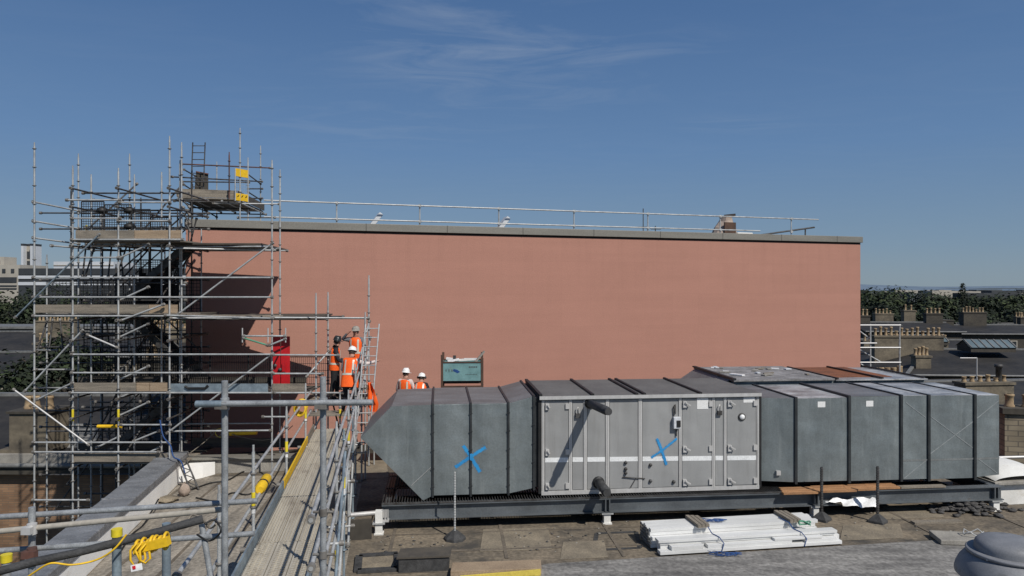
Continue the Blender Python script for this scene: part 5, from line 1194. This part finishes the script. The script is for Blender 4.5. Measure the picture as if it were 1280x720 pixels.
    for s in (-1,1):
        b.lathe((s*.077,-.005,-.005),[(0,.012),(.018,.010),(.026,0),(.020,-.01)],cols['skin'],8,axis=(s,.0,.0))
        b.lathe((s*.030,.083,.014),[(.0,.007),(.011,.003),(.013,-.004)],'tag_white',8,axis=(0,1,0)); b.lathe((s*.030,.090,.014),[(.0,.003),(.006,.001),(.006,-.002)],'hair',6,axis=(0,1,0))
    b.box((-.022,.080,-.064),(.022,.092,-.058),'red' if False else 'hair')
    b.M=Matrix(); body=b.build('body',None,root,fix=False)
    # hair, helmet
    hb=MB(Hm); hb.lathe((0,-.012,-.03),[(.082,-.02),(.085,.02),(.087,.07)],'hair',16); hb.build('hair',None,root,fix=False)
    hb=MB(Hm); hb.lathe((0,-.004,.035),[(.132,-.004),(.128,.006),(.112,.012),(.112,.05),(.098,.092),(.066,.122),(.030,.134),(0,.136)],helmet,20)
    hb.prism([(-.085,.09,.032),(.085,.09,.032),(.06,.165,.026),(-.06,.165,.026)],(0,0,.009),helmet); he=hb.build('safety_helmet',None,root,fix=False)
    rb2=MB(Hm); rb2.bar((0,-.085,.135),(0,.075,.145),.03,.06,helmet); rb2.build('helmet_ridge',None,he)
    if defenders:
        for s in (-1,1):
            hb=MB(Hm); hb.lathe((s*.105,-.01,.02),[(0,.045),(.035,.04),(.045,.015),(.045,-.01),(0,-.012)],'black',12,axis=(s,0,.25)); hb.build('ear_defender',None,he)
    # vest: open-armed shell round the trunk
    if vest:
        vm=MB(Wm@Lm); prof=pose.get('vest',[(.84,.195,.145),(.95,.198,.150),(1.10,.192,.142),(1.24,.200,.145),(1.34,.205,.145),(1.42,.185,.125),(1.475,.105,.090)])
        n=20; vs=[];fs=[]
        for z,rx,ry in prof:
            for k in range(n):
                t=2*math.pi*k/n; c_,s_=math.cos(t),math.sin(t); wob=1+.025*math.sin(5*t+z*9)
                vs.append((math.copysign(abs(c_)**.8,c_)*rx*wob,math.copysign(abs(s_)**.8,s_)*ry*wob,z))
        for i in range(len(prof)-1):
            for k in range(n): fs.append((i*n+k,i*n+(k+1)%n,(i+1)*n+(k+1)%n,(i+1)*n+k))
        vm.add(vs,fs,'orange',True); ve=vm.build('hi_vis_vest',None,root,fix=False)
        def rxy(z):
            for (z0,a0,b0),(z1,a1,b1) in zip(prof[:-1],prof[1:]):
                if z0<=z<=z1: f=(z-z0)/(z1-z0); return a0+(a1-a0)*f,b0+(b1-b0)*f
            return prof[-1][1:]
        for z0,z1 in ((1.0,1.055),):
            bm_=MB(Wm@Lm); vs=[];fs=[]
            for z in (z0,z1):
                rx,ry=rxy(z)
                for k in range(n):
                    t=2*math.pi*k/n; c_,s_=math.cos(t),math.sin(t); wob=1.03+.025*math.sin(5*t+z*9)
                    vs.append((math.copysign(abs(c_)**.8,c_)*rx*wob,math.copysign(abs(s_)**.8,s_)*ry*wob,z))
            for k in range(n): fs.append((k,(k+1)%n,n+(k+1)%n,n+k))
            bm_.add(vs,fs,'reflect',True); bm_.build('reflective_band',None,ve,fix=False)
        for s in (-1,1):
            bm_=MB(Wm@Lm); pts=[]
            for z in (1.05,1.2,1.34,1.42): 
                rx,ry=rxy(z); pts.append((z,ry))
            for sy in (-1,1):
                vs=[]
                for z,ry in pts:
                    f=(1-.62**2)**.5
                    for x in (.085,.135): vs.append((s*x,sy*(ry*1.045*(1-abs(x/.23)**3)+.004),z))
                bm_.add(vs,[(2*i,2*i+1,2*i+3,2*i+2) for i in range(3)],'reflect',True)
            bm_.build('brace_band',None,ve,fix=False)
    return root
def legs(w=.10,f=0,bl=0,br=0):
    d={}
    for s,t,y in ((-1,'l',f),(1,'r',-f)):
        d['leg'+t]=((s*.09,0,.90),(s*(.10+w*.2),y*.6+.03,.50),(s*(.11+w*.4),y-.02,.085),(s*(.13+w*.45),y+.15,.045))
    return d
cA=dict(boot='blackcloth',trouser='blackcloth',top='navy',sleeve='navy',forearm='navy',skin='skin')
cB=dict(boot='blackcloth',trouser='navy',top='orange',sleeve='palecloth',forearm='palecloth',skin='skin')
cC=dict(boot='blackcloth',trouser='blackcloth',top='greycloth',sleeve='greycloth',forearm='greycloth',skin='skin')
cD=dict(boot='blackcloth',trouser='navy',top='palecloth',sleeve='palecloth',forearm='skin',skin='skin')
pA=legs(.1,.10); pA['arml']=((-.27,.10,1.14),(-.16,.33,1.10),(-.12,.41,1.11)); pA['armr']=((.27,.08,1.13),(.20,.32,1.08),(.17,.40,1.09))
person('worker in black helmet and black trousers, side on, left of the platform group',(-5.06,20.5,2.085),R(-72),pA,cA,lean=R(4),helmet='helmet_dark',headpitch=R(-12),defenders=True)
pB=legs(.25,.06); pB['arml']=((-.28,.12,1.16),(-.20,.36,1.14),(-.17,.45,1.15)); pB['armr']=((.40,.08,1.33),(.63,.17,1.42),(.71,.20,1.45))
pB['vest']=[(.68,.235,.19),(.80,.235,.185),(.95,.225,.17),(1.10,.210,.155),(1.24,.212,.152),(1.34,.212,.150),(1.42,.190,.130),(1.475,.105,.090)]
person('worker in long orange jacket and white helmet, back turned to the camera',(-4.42,19.65,1.865),R(-6),pB,cB,lean=R(13),headpitch=R(-15))
pC=legs(.1,.03); pC['arml']=((-.30,.02,1.13),(-.26,.18,.96),(-.25,.26,.92)); pC['armr']=((.38,.12,1.42),(.20,.20,1.60),(.12,.20,1.655))
person('worker facing the camera with one arm raised to shade the eyes, grey sleeves',(-4.57,21.1,2.355),R(172),pC,cC,scale=.985,helmet='concrete')
pD=legs(.1,.05); pD['arml']=((-.27,.02,1.15),(-.26,.14,.92),(-.25,.20,.86)); pD['armr']=((.28,.02,1.15),(.26,.16,.93),(.25,.22,.87))
pD2={k:v for k,v in pD.items()}
person('worker in white helmet behind the cowled duct, taller of the two half hidden',(-3.30,22.3,.905),R(-15),pD,cD,headpitch=R(-8),headturn=R(-30),scale=1.03)
pE=legs(.15,.08); pE['arml']=((-.28,.05,1.15),(-.22,.25,1.0),(-.2,.33,.98)); pE['armr']=((.28,.05,1.15),(.22,.25,1.0),(.2,.33,.98))
person('worker with white helmet and black ear defenders stooping behind the cowled duct',(-2.84,22.1,.905),R(-5),pE,dict(cA),lean=R(26),headpitch=R(-5),defenders=True,scale=.985)
# ================================================================ town around: tenements, trees, far buildings
def chimney(fr,u,v,z0,w,d,h,n,parent,m='stone',hp=.75,rp=.14):
    b=MB(fr); b.box((u-w/2,v-d/2,z0),(u+w/2,v+d/2,z0+h-.16)); c=b.build('chimney',m,parent)
    b=MB(fr); b.box((u-w/2-.08,v-d/2-.08,z0+h-.158),(u+w/2+.08,v+d/2+.08,z0+h)); b.build('chimney_cap','stone_dark' if m!='stone' else 'stone',c)
    rp_=random.Random(int(u*31+v*7)&255)
    for i in range(n):
        uu=u-w/2+w*(i+.5)/n; hh=hp*rp_.uniform(.8,1.1) if i%5!=4 else hp*.55
        b=MB(fr); b.lathe((uu,v,z0+h),[(rp*1.05,0),(rp*1.05,.06),(rp*.88,.10),(rp*.82,hh*.8),(rp*1.05,hh*.84),(rp*1.05,hh*.95),(rp*.8,hh),(rp*.55,hh),(rp*.5,hh-.1)],'pot',10); b.build('chimney_pot',None,c)
    return c
def tenement(name,label,x,y,Lg,Dp,rz,eave,ridge_z,chims=(),wall='stone',rows=2,ncol=6,hip=(0,0),sky=(),base=-15,group=None,cat='tenement'):
    t=thing(name,label,cat,(x,y,base),rz,group); fr=Matrix.Translation((x,y,0))@Matrix.Rotation(rz,4,'Z')
    b=MB(fr); b.box((0,0,base),(Lg,Dp,eave))
    if hip[0]==0: b.prism([(0,0,eave),(0,Dp,eave),(0,Dp/2,ridge_z)],(.3,0,0))
    if hip[1]==0: b.prism([(Lg-.3,0,eave),(Lg-.3,Dp,eave),(Lg-.3,Dp/2,ridge_z)],(.3,0,0))
    b.build('wall',wall,t)
    e=.35; b=MB(fr); r0=hip[0] ; r1=Lg-hip[1]
    z=eave-.05
    A,B_,C_,D_=(-e,-e,z),(Lg+e,-e,z),(Lg+e,Dp+e,z),(-e,Dp+e,z); E0,E1=(r0 if hip[0] else -e,Dp/2,ridge_z+.12),(r1 if hip[1] else Lg+e,Dp/2,ridge_z+.12)
    b.add([A,B_,C_,D_,E0,E1],[(0,1,5,4),(2,3,4,5),(1,2,5),(3,0,4),(0,3,2,1)]); rfm=b.build('roof','slate',t)
    b=MB(fr); b.bar(V(E0)+V((0,0,.03)),V(E1)+V((0,0,.03)),.32,.14); b.build('ridge_tile','flashing',rfm)
    for hh,X0,X1 in ((hip[0],A,E0),(hip[0],D_,E0),(hip[1],B_,E1),(hip[1],C_,E1)):
        if hh: one('hip_tile','flashing',lambda b:b.bar(V(X0)+V((0,0,.06)),V(X1)+V((0,0,.06)),.26,.12),rfm,frame=fr)
    b=MB(fr); b.tube([(-e,-e-.05,eave-.02),(Lg+e,-e-.05,eave-.02)],.09); b.build('gutter','flashing',t)
    for r in range(rows):
        for c in range(ncol):
            u=(c+.5)*Lg/ncol; z1=eave-.9-r*3.3
            b=MB(fr); b.box((u-.62,-.03,z1-1.9),(u+.62,.02,z1)); w_=b.build('window','cream' if wall!='cream' else 'stone',t)
            b=MB(fr); b.box((u-.5,-.036,z1-1.78),(u+.5,-.031,z1-.12)); b.build('pane','window_dark',w_)
    for (u,v,w,d,h,n) in chims: chimney(fr,u,v,ridge_z-1.2 if abs(v-Dp/2)<2 else eave,w,d,h+1.2 if abs(v-Dp/2)<2 else h,n,rfm,wall if wall!='brick' else 'stone')
    for (u0_,u1_,f0,f1) in sky:       # pitched rooflights lying up the front slope
        def S(u,f,o): return V((u,-e+(Dp/2+e)*f,z+(ridge_z+.12-z)*f+o))
        b=MB(fr); b.prism([S(u0_,f0,.02),S(u1_,f0,.02),S(u1_,f1,.02),S(u0_,f1,.02)],(0,0,.30)); k=b.build('rooflight','flashing',rfm)
        b=MB(fr)
        n=5
        for i in range(n):
            a=u0_+(u1_-u0_)*(i+.08)/n;c=u0_+(u1_-u0_)*(i+.92)/n; b.prism([S(a,f0+.03,.325),S(c,f0+.03,.325),S(c,f1-.03,.325),S(a,f1-.03,.325)],(0,0,.01))
        b.build('pane','glass_pale',k)
    return t,fr,rfm
def lantern(fr,u0_,u1_,v,z,w,h,parent):
    b=MB(fr); b.box((u0_,v-w/2,z),(u1_,v+w/2,z+.4)); b.prism([(u0_,v-w/2,z+.4),(u0_,v+w/2,z+.4),(u0_,v,z+h)],(.12,0,0)); k=b.build('roof_lantern','stone_dark',parent)
    b=MB(fr); b.add([(u0_-.1,v-w/2-.1,z+.40),(u1_,v-w/2-.1,z+.40),(u1_,v,z+h+.05),(u0_-.1,v,z+h+.05),(u1_,v+w/2+.1,z+.4),(u0_-.1,v+w/2+.1,z+.4)],[(0,1,2,3),(3,2,4,5)]); b.build('glazing','glass_pale',k,fix=False)
    b=MB(fr); n=6
    for i in range(n+1):
        u=u0_+(u1_-u0_)*i/n; b.bar((u,v-w/2-.1,z+.44),(u,v,z+h+.09),.10,.05)
    b.build('glazing_bar','flashing',k)
def x_at(px,Y): return (px-CX)/F*Y
def z_at(py,Y): return CZ-(py-CY)/F*Y
# --- right side
t,fr,rf1=tenement('tenement','dark slate hipped tenement roof at right with long row of chimney pots',x_at(1136,58),58,30,15,R(-4),z_at(468,58),z_at(437,66),rows=2,ncol=9,hip=(5,0),chims=((3.3,7.5,6.0,.9,1.35,13),))
lantern(fr,7.2,10.9,5.5,z_at(440,62),2.2,.95,rf1); chimney(fr,1.9,2.0,z_at(462,59),1.2,.9,1.1,4,rf1,'stone',.7)
t,fr,rf2=tenement('tenement','dark slate tenement roof right of the hall corner with a glazed lantern',x_at(1060,76),76,16,14,R(-6),z_at(448,76),z_at(425,83),rows=1,ncol=5,chims=((5.2,4,4.6,.9,1.6,9),(10.6,4,2.2,.9,1.6,7)))
lantern(fr,7.2,11.6,4.5,z_at(430,80),2.2,1.05,rf2)
t,fr,rf3=tenement('tenement','farther slate tenement with two tall dark chimney stacks before the trees',x_at(1140,98),98,34,14,R(-3),z_at(417,98),z_at(407,105),rows=1,ncol=9,chims=((6.6,5,1.9,2.6,1.7,0),(12,7,3.2,1.2,2.0,7)),sky=((20.2,26,.35,.9),),wall='stone_dark')  # dark stone paints stacks and walls as turned from the sun
chimney(fr,2.4,6,z_at(410,104),1.6,1.0,2.6,2,rf3); chimney(fr,.2,9,z_at(408,108),2.6,1,2.0,5,rf3)
t,fr,rf4=tenement('tenement','near dark slate roof at the right edge with a broad stone chimney and metal flue',x_at(1222,44),44,22,12,R(6),z_at(507,44),z_at(482,49),rows=2,ncol=6,chims=())
chimney(fr,.9,.6,z_at(510,45),3.2,1.0,1.7,6,rf4,'stone',.4)
b=MB(fr); b.lathe((1.9,.6,z_at(477,45)),[(.17,0),(.17,.9),(.24,.92),(.24,1.1),(0,1.12)],'steel_dark',12); b.build('flue',None,rf4)
t,fr,rf5=tenement('tenement','shaded stone block with dark slate roof behind the right duct end',x_at(1190,33),33.5,14,9,R(4),z_at(585,33),z_at(548,37),rows=1,ncol=4,chims=(),wall='stone_dark')
ck=thing('chimney_stack','broad beige block chimney stack with two pots at the right edge','chimney',(x_at(1275,30),30,-15))
frk=Matrix.Translation((x_at(1256,30),30,0))@Matrix.Rotation(R(-14),4,'Z')
b=MB(frk); b.box((0,0,-15),(2.4,1.0,z_at(517,30))); b.build('stack','stone_block',ck)
b=MB(frk); b.box((-.12,-.12,z_at(517,30)+.003),(2.5,1.12,z_at(510,30))); b.build('chimney_cap','stone_dark',ck)
for u in (.35,1.0,1.65):
    b=MB(frk); b.lathe((u,.5,z_at(510,30)),[(.20,0),(.20,.06),(.16,.1),(.15,.42),(.19,.45),(.19,.52),(.1,.53)],'pot',12); b.build('chimney_pot',None,ck)
for k,(px,py_r,py_e,Y,Lg,nch,lab) in enumerate(((1084,404,414,88,11,2,'small slate roof with two little chimneys close to the hall corner'),(1150,405,413,118,20,3,'far slate roof under the treeline, middle right'),(1236,407,416,112,18,3,'far slate roof under the treeline at the right edge'))):
    ch_=tuple((1.2+(Lg-2.4)*i/max(1,nch-1),4.5,1.5+.5*(i%2),.9,1.0+.3*((i+k)%2),3+(i+k)%3) for i in range(nch))
    tenement('tenement',lab,x_at(px,Y),Y,Lg,9,R(-5+3*k),z_at(py_e,Y),z_at(py_r,Y+4),rows=1,ncol=4,chims=ch_,sky=((Lg*.4,Lg*.55,.3,.8),) if k%2 else (),wall='stone_dark' if k!=1 else 'stone')  # dark stone on two of these paints their unlit sides
# aerial on the slate roof
an=thing('roof_aerial','thin pale aerial pole with a long horizontal arm above the slate roof at right',"aerial",P(1221,478,50))
tube('mast',P(1221,482,50),P(1221,447,50),an,'alu',.04); tube('arm',P(1200,447.5,50),P(1221,447.5,50),an,'alu',.035)
# small scaffold beyond the hall's right corner
rs4=thing('far_scaffold','small pale tube scaffold beyond the right corner of the pink hall','scaffold',P(1105,470,40))
for px,y0,y1 in ((1088,405,474),(1124.5,405,490),(1070,405,470)): tube('standard',P(px,y1,40),P(px,y0,40),rs4,'steel',.045)
for x0,x1,y in ((1068,1126,406.5),(1068,1126,434.5),(1068,1126,453),(1068,1096,429)): tube('ledger',P(x0,y,40),P(x1,y,39.9),rs4,'alu',.04)
for a,c in (((1072,412),(1088,424)),((1074,437),(1100,452)),((1076,455),(1100,470))): tube('brace',P(*a,40.2),P(*c,40.1),rs4,'steel',.04)
frq=Matrix.Translation((x_at(1094,42),42,0)); cq=thing('chimney_stack','low dark chimney row with five tan pots beside the hall corner','chimney',(x_at(1094,42),42,-15))
b=MB(frq); b.box((0,0,-15),(1.9,.8,z_at(473,42))); b.build('stack','stone_dark',cq)
for i in range(5):
    b=MB(frq); b.lathe((.2+.36*i,.4,z_at(473,42)),[(.16,0),(.155,.55+.08*(i==4)),(.17,.58+.1*(i==4)),(.1,.60+.1*(i==4))],'pot',10); b.build('chimney_pot',None,cq)
# tubes of a lower roof at far right
for i,(a,c,Y) in enumerate((((1248,572),(1290,571),24),((1250,575),(1290,590),25),((1255,585),(1290,602),24.5))):
    o=one('loose_tube','alu' if i==0 else 'steel_dark',lambda b:b.tube([P(*a,Y),P(*c,Y)],.05,None,8),None,P(*a,Y)); tag(o,['pale tube beyond the duct end at the right edge','dark sloping tube above the domed rooflight','dark sloping tube behind the domed rooflight'][i],'tube')
# --- left side
t,fr,rf6=tenement('tenement','brown brick building below the stair tower with slate roof and one chimney',-29,27,19.5,11,R(0),z_at(578,27),z_at(497,32.5),rows=0,chims=(),wall='brick')
b=MB(fr); b.box((-.3,-.30,z_at(583,27)),(19.8,-.05,z_at(566,27))); b.build('cornice','concrete',t)
b=MB(fr); b.box((9.0,-.36,z_at(590,27)),(19.8,-.08,z_at(583.5,27))); b.build('moulding','stone_dark',t)
c0=x_at(46,27)+29
b=MB(fr); b.box((c0-1.02,-.02,z_at(566,27)),(c0+.40,1.3,z_at(517,27))); b.box((c0-1.4,-.06,z_at(566,27)+.0),(c0+.55,1.4,z_at(562,27))); ch=b.build('chimney','stone',t)
b=MB(fr); b.box((c0-1.1,-.10,z_at(517,27)+.003),(c0+.48,1.4,z_at(514,27))); b.build('chimney_cap','stone_dark',ch)
for px in (22.5,32,49):
    u=x_at(px,27)+29
    b=MB(fr); b.lathe((u,.6,z_at(514,27)),[(.17,0),(.17,.08),(.14,.12),(.13,.37),(.16,.40),(.16,.49),(.1,.50)],'pot',12); b.build('chimney_pot',None,ch)
k=x_at(70,28)+29
for i in range(2):
    b=MB(fr); b.prism([(k-1.0+i*1.3,.3,z_at(574,28)),(k+.6+i*1.3,.3,z_at(576,28)),(k+.2+i*.9,1.9,z_at(532,29)),(k-1.5+i*.9,1.9,z_at(532,29))],(0,.08,.08),'glass' if i==0 else 'flashing'); b.build('rooflight',None,rf6)
t,fr,rf7=tenement('tenement','slate roofed tenement far left with a row of short tan chimney pots',x_at(-60,80),80,30,13,R(2),z_at(440,80),z_at(416,86),rows=1,ncol=8,chims=((8.6,5,4.6,1,1.5,11),))
t,fr,rf8=tenement('tenement','slate roofed tenement seen through the stair tower, pots along its ridge',x_at(95,66),66,14,12,R(-3),z_at(445,66),z_at(424,72),rows=2,ncol=5,chims=((6.4,5,4.2,1,1.2,12),))
t,fr,rf9=tenement('tenement','dark slate roof behind the lower flights of the stair tower',x_at(100,40),40,9,10,R(-2),z_at(520,40),z_at(470,45),rows=1,ncol=3,chims=((2.0,5,2.2,.9,1.2,5),),wall='stone_dark')
t,fr,rfa=tenement('tenement','low slate roof at the left edge with a pale ridge',x_at(-90,52),52,6.5,10,R(0),z_at(470,52),z_at(442,57),rows=1,ncol=4,chims=())
chimney(fr,5.2,5,z_at(455,56),1.3,.8,1.6,2,rfa,'stone')
wr=thing('flat_roof_block','low block with pale flat roof edge seen through the tower','building',(x_at(40,95),95,-15))
b=MB(); b.box((x_at(-40,95),95,-15),(x_at(235,95),101,z_at(411,95))); b.build('wall','stone',wr)
b=MB(); b.box((x_at(-42,95),94.8,z_at(411,95)+.01),(x_at(236,95),101.1,z_at(408,95))); b.build('roof_edge','flashing',wr)
# institutional blocks on the skyline
def block(name,label,px0,px1,py,Y,m,bands=(),cat='building',dep=14):
    t=thing(name,label,cat,(x_at((px0+px1)/2,Y),Y,-15)); x0,x1=x_at(px0,Y),x_at(px1,Y); z=z_at(py,Y)
    b=MB(); b.box((x0,Y,-15),(x1,Y+dep,z)); b.build('wall',m,t)
    for nm,a,c,q0,q1,m2 in bands:
        b=MB(); b.box((x_at(q0,Y),Y-.2,z_at(c,Y)),(x_at(q1,Y),Y-.01,z_at(a,Y))); b.build(nm,m2,t)
    return t
wins=[('window',336,341,x,x+4,'far_dark') for x in (3,14,-12,-26)]+[('window_band',346.5,353,-60,21,'far_dark'),('window_band',356.5,358,-60,21,'far_dark'),('window_band',360,361.5,-60,21,'far_dark')]
block('office_block','beige office block at the far left edge with dark window bands',-80,25,331,230,'cream',wins)
block('plant_room','small box on the beige block roof at the left edge',-10,5,321,234,'cream',[('window',326,330,-3,0,'far_dark')],dep=6)
th=thing('stair_tower_block','white twin shafted tower on the skyline left of the scaffold','tower',(x_at(33,300),300,-15))
for x0,x1 in ((26.3,29.2),(37.6,40.2)):
    b=MB(); b.box((x_at(x0,300),300,-15),(x_at(x1,300),306,z_at(307,300))); s_=b.build('shaft','far_white',th)
    b=MB(); b.box((x_at(x0-.2,300),299.9,z_at(307,300)+.02),(x_at(x1+.2,300),306,z_at(304.5,300))); b.build('cap','far_dark',s_)
b=MB(); b.box((x_at(29.2,300)+.02,302,-15),(x_at(37.6,300)-.02,305,z_at(307.5,300))); b.build('core','cream',th)
for y0,y1 in ((314,323),(326,334),(337,350)):
    b=MB(); b.box((x_at(30,300),301.8,z_at(y1,300)),(x_at(33.5,300),301.98,z_at(y0,300))); b.build('window','far_dark',th)
b=MB(); b.box((x_at(30.5,300),302,z_at(307.5,300)+.02),(x_at(36,300),305,z_at(304.5,300))); b.build('core_cap','far_dark',th)
bd=[('white_band',344.5,348.5,23,262,'far_white'),('white_band',352.5,356.5,23,262,'far_white'),('glazing',336.5,343.5,24,262,'far_dark')]
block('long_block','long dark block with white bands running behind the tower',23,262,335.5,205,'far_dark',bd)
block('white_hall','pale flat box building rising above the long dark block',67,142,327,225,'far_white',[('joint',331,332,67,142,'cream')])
# --- trees
def tree(name,label,X,Y,top,rad,h,seed,mats,group,n=5200,leaf=.30,base=-15):
    t=thing(name,label,'tree',(X,Y,base),0,group); rd=random.Random(seed)
    zc=top-h/2
    b=MB(); b.tube([(X,Y,base),(X+rd.uniform(-.3,.3),Y,base+(zc-base)*.5),(X+rd.uniform(-.5,.5),Y,zc)],[.45,.34,.2],None,8)
    for k in range(5):
        a=rd.uniform(0,6.28); b.tube([(X,Y,zc-h*.35+k*h*.08),(X+rad*.35*math.cos(a),Y+rad*.35*math.sin(a),zc-h*.1+k*h*.06),(X+rad*.7*math.cos(a),Y+rad*.7*math.sin(a),zc+h*.02+k*h*.06)],[.16,.10,.04],None,6)
    b.build('trunk','bark',t)
    lobes=[]
    for k in range(16):
        a=rd.uniform(0,6.28); q=rd.uniform(.2,.78)*rad; zz=rd.uniform(-.36,.34)*h
        s=rd.uniform(.26,.46)*rad*(1-.35*abs(zz)/(h*.5)); lobes.append((V((X+q*math.cos(a)*(1-.5*max(0,zz)/(h*.5)),Y+q*math.sin(a)*(1-.5*max(0,zz)/(h*.5)),zc+zz)),s,s*rd.uniform(.6,.9)*h/(2*rad)*1.3))
    lobes.append((V((X,Y,top-.22*h)),rad*.38,.22*h))
    b=MB(); b._m(mats[0]);b._m(mats[1]);b._m(mats[2])
    for k in range(n):
        c,s,sz=rd.choice(lobes); u=rd.uniform(-1,1);a=rd.uniform(0,6.28);r=rd.uniform(.55,1.08)
        w_=(1-u*u)**.5; p=c+V((w_*math.cos(a)*s*r,w_*math.sin(a)*s*r,u*sz*r))
        nrm=V((w_*math.cos(a)+rd.uniform(-.7,.7),w_*math.sin(a)+rd.uniform(-.7,.7),u+.35+rd.uniform(-.7,.7))).normalized()
        d1=nrm.cross(V((rd.uniform(-1,1),rd.uniform(-1,1),rd.uniform(-1,1)))).normalized(); d2=nrm.cross(d1); L_=leaf*rd.uniform(.6,1.5)
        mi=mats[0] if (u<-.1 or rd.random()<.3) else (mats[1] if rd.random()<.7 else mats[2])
        b.add([p-d1*L_,p-d2*L_*.6,p+d1*L_,p+d2*L_*.6],[(0,1,2,3)],mi)
    b.build('crown',None,t,fix=False)
mix=('leaf_dark','leaf_mid','leaf_light'); dk_=('leaf_dark','leaf_dark','leaf_mid')
rt3=random.Random(17)
TR=[(1062,362,150,9,'nearest the pink hall corner'),(1090,360,140,8,'second from the hall corner'),(1118,357.5,150,10,'tallest beside the hall corner'),(1150,366,135,8,'left of the tall spire tree'),(1172,371,130,7,'lowest, behind the dark chimney stacks'),(1188,369,155,8,'just left of the tall spire tree'),(1222,369,140,9,'just right of the tall spire tree'),(1246,370,150,8,'above the glazed lantern roof'),(1266,365,145,9,'with higher crown by the right edge'),(1290,368,150,9,'cut by the right edge'),(1320,366,150,9,'beyond the right edge'),(1040,366,160,9,'hidden partly by the hall')]
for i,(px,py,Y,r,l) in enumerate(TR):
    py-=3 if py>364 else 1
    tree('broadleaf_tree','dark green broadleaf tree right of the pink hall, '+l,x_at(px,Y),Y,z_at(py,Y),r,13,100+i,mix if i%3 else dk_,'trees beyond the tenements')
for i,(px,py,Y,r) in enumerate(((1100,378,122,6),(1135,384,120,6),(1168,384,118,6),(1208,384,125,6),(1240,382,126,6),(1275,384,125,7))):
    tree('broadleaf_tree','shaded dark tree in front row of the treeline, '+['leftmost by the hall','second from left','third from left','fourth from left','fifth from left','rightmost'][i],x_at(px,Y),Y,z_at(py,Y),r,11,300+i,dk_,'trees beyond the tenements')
# spire-like conifer
Yc=150; Xc=x_at(1203.5,Yc); tc_=thing('conifer_tree','narrow pointed dark conifer rising above the right treeline','tree',(Xc,Yc,-15))
b=MB(); b.tube([(Xc,Yc,-15),(Xc,Yc,z_at(356,Yc))],[.3,.06]); b.build('trunk','bark',tc_)
b=MB(); rq=random.Random(4); zt_,zb_=z_at(353.5,Yc),z_at(385,Yc)
for k in range(700):
    f=rq.random()**.7; z=zt_-(zt_-zb_)*f; r=(.15+1.7*f)*rq.uniform(.4,1.05); a=rq.uniform(0,6.28); p=V((Xc+r*math.cos(a),Yc+r*math.sin(a),z)); d=V((math.cos(a),math.sin(a),-.5)).normalized(); s_=d.cross(V((0,0,1))).normalized(); L_=rq.uniform(.25,.5)
    b.add([p,p+s_*L_*.4,p+d*L_*1.4,p-s_*L_*.4],[(0,1,2,3)])
b.build('crown','leaf_dark',tc_,fix=False)
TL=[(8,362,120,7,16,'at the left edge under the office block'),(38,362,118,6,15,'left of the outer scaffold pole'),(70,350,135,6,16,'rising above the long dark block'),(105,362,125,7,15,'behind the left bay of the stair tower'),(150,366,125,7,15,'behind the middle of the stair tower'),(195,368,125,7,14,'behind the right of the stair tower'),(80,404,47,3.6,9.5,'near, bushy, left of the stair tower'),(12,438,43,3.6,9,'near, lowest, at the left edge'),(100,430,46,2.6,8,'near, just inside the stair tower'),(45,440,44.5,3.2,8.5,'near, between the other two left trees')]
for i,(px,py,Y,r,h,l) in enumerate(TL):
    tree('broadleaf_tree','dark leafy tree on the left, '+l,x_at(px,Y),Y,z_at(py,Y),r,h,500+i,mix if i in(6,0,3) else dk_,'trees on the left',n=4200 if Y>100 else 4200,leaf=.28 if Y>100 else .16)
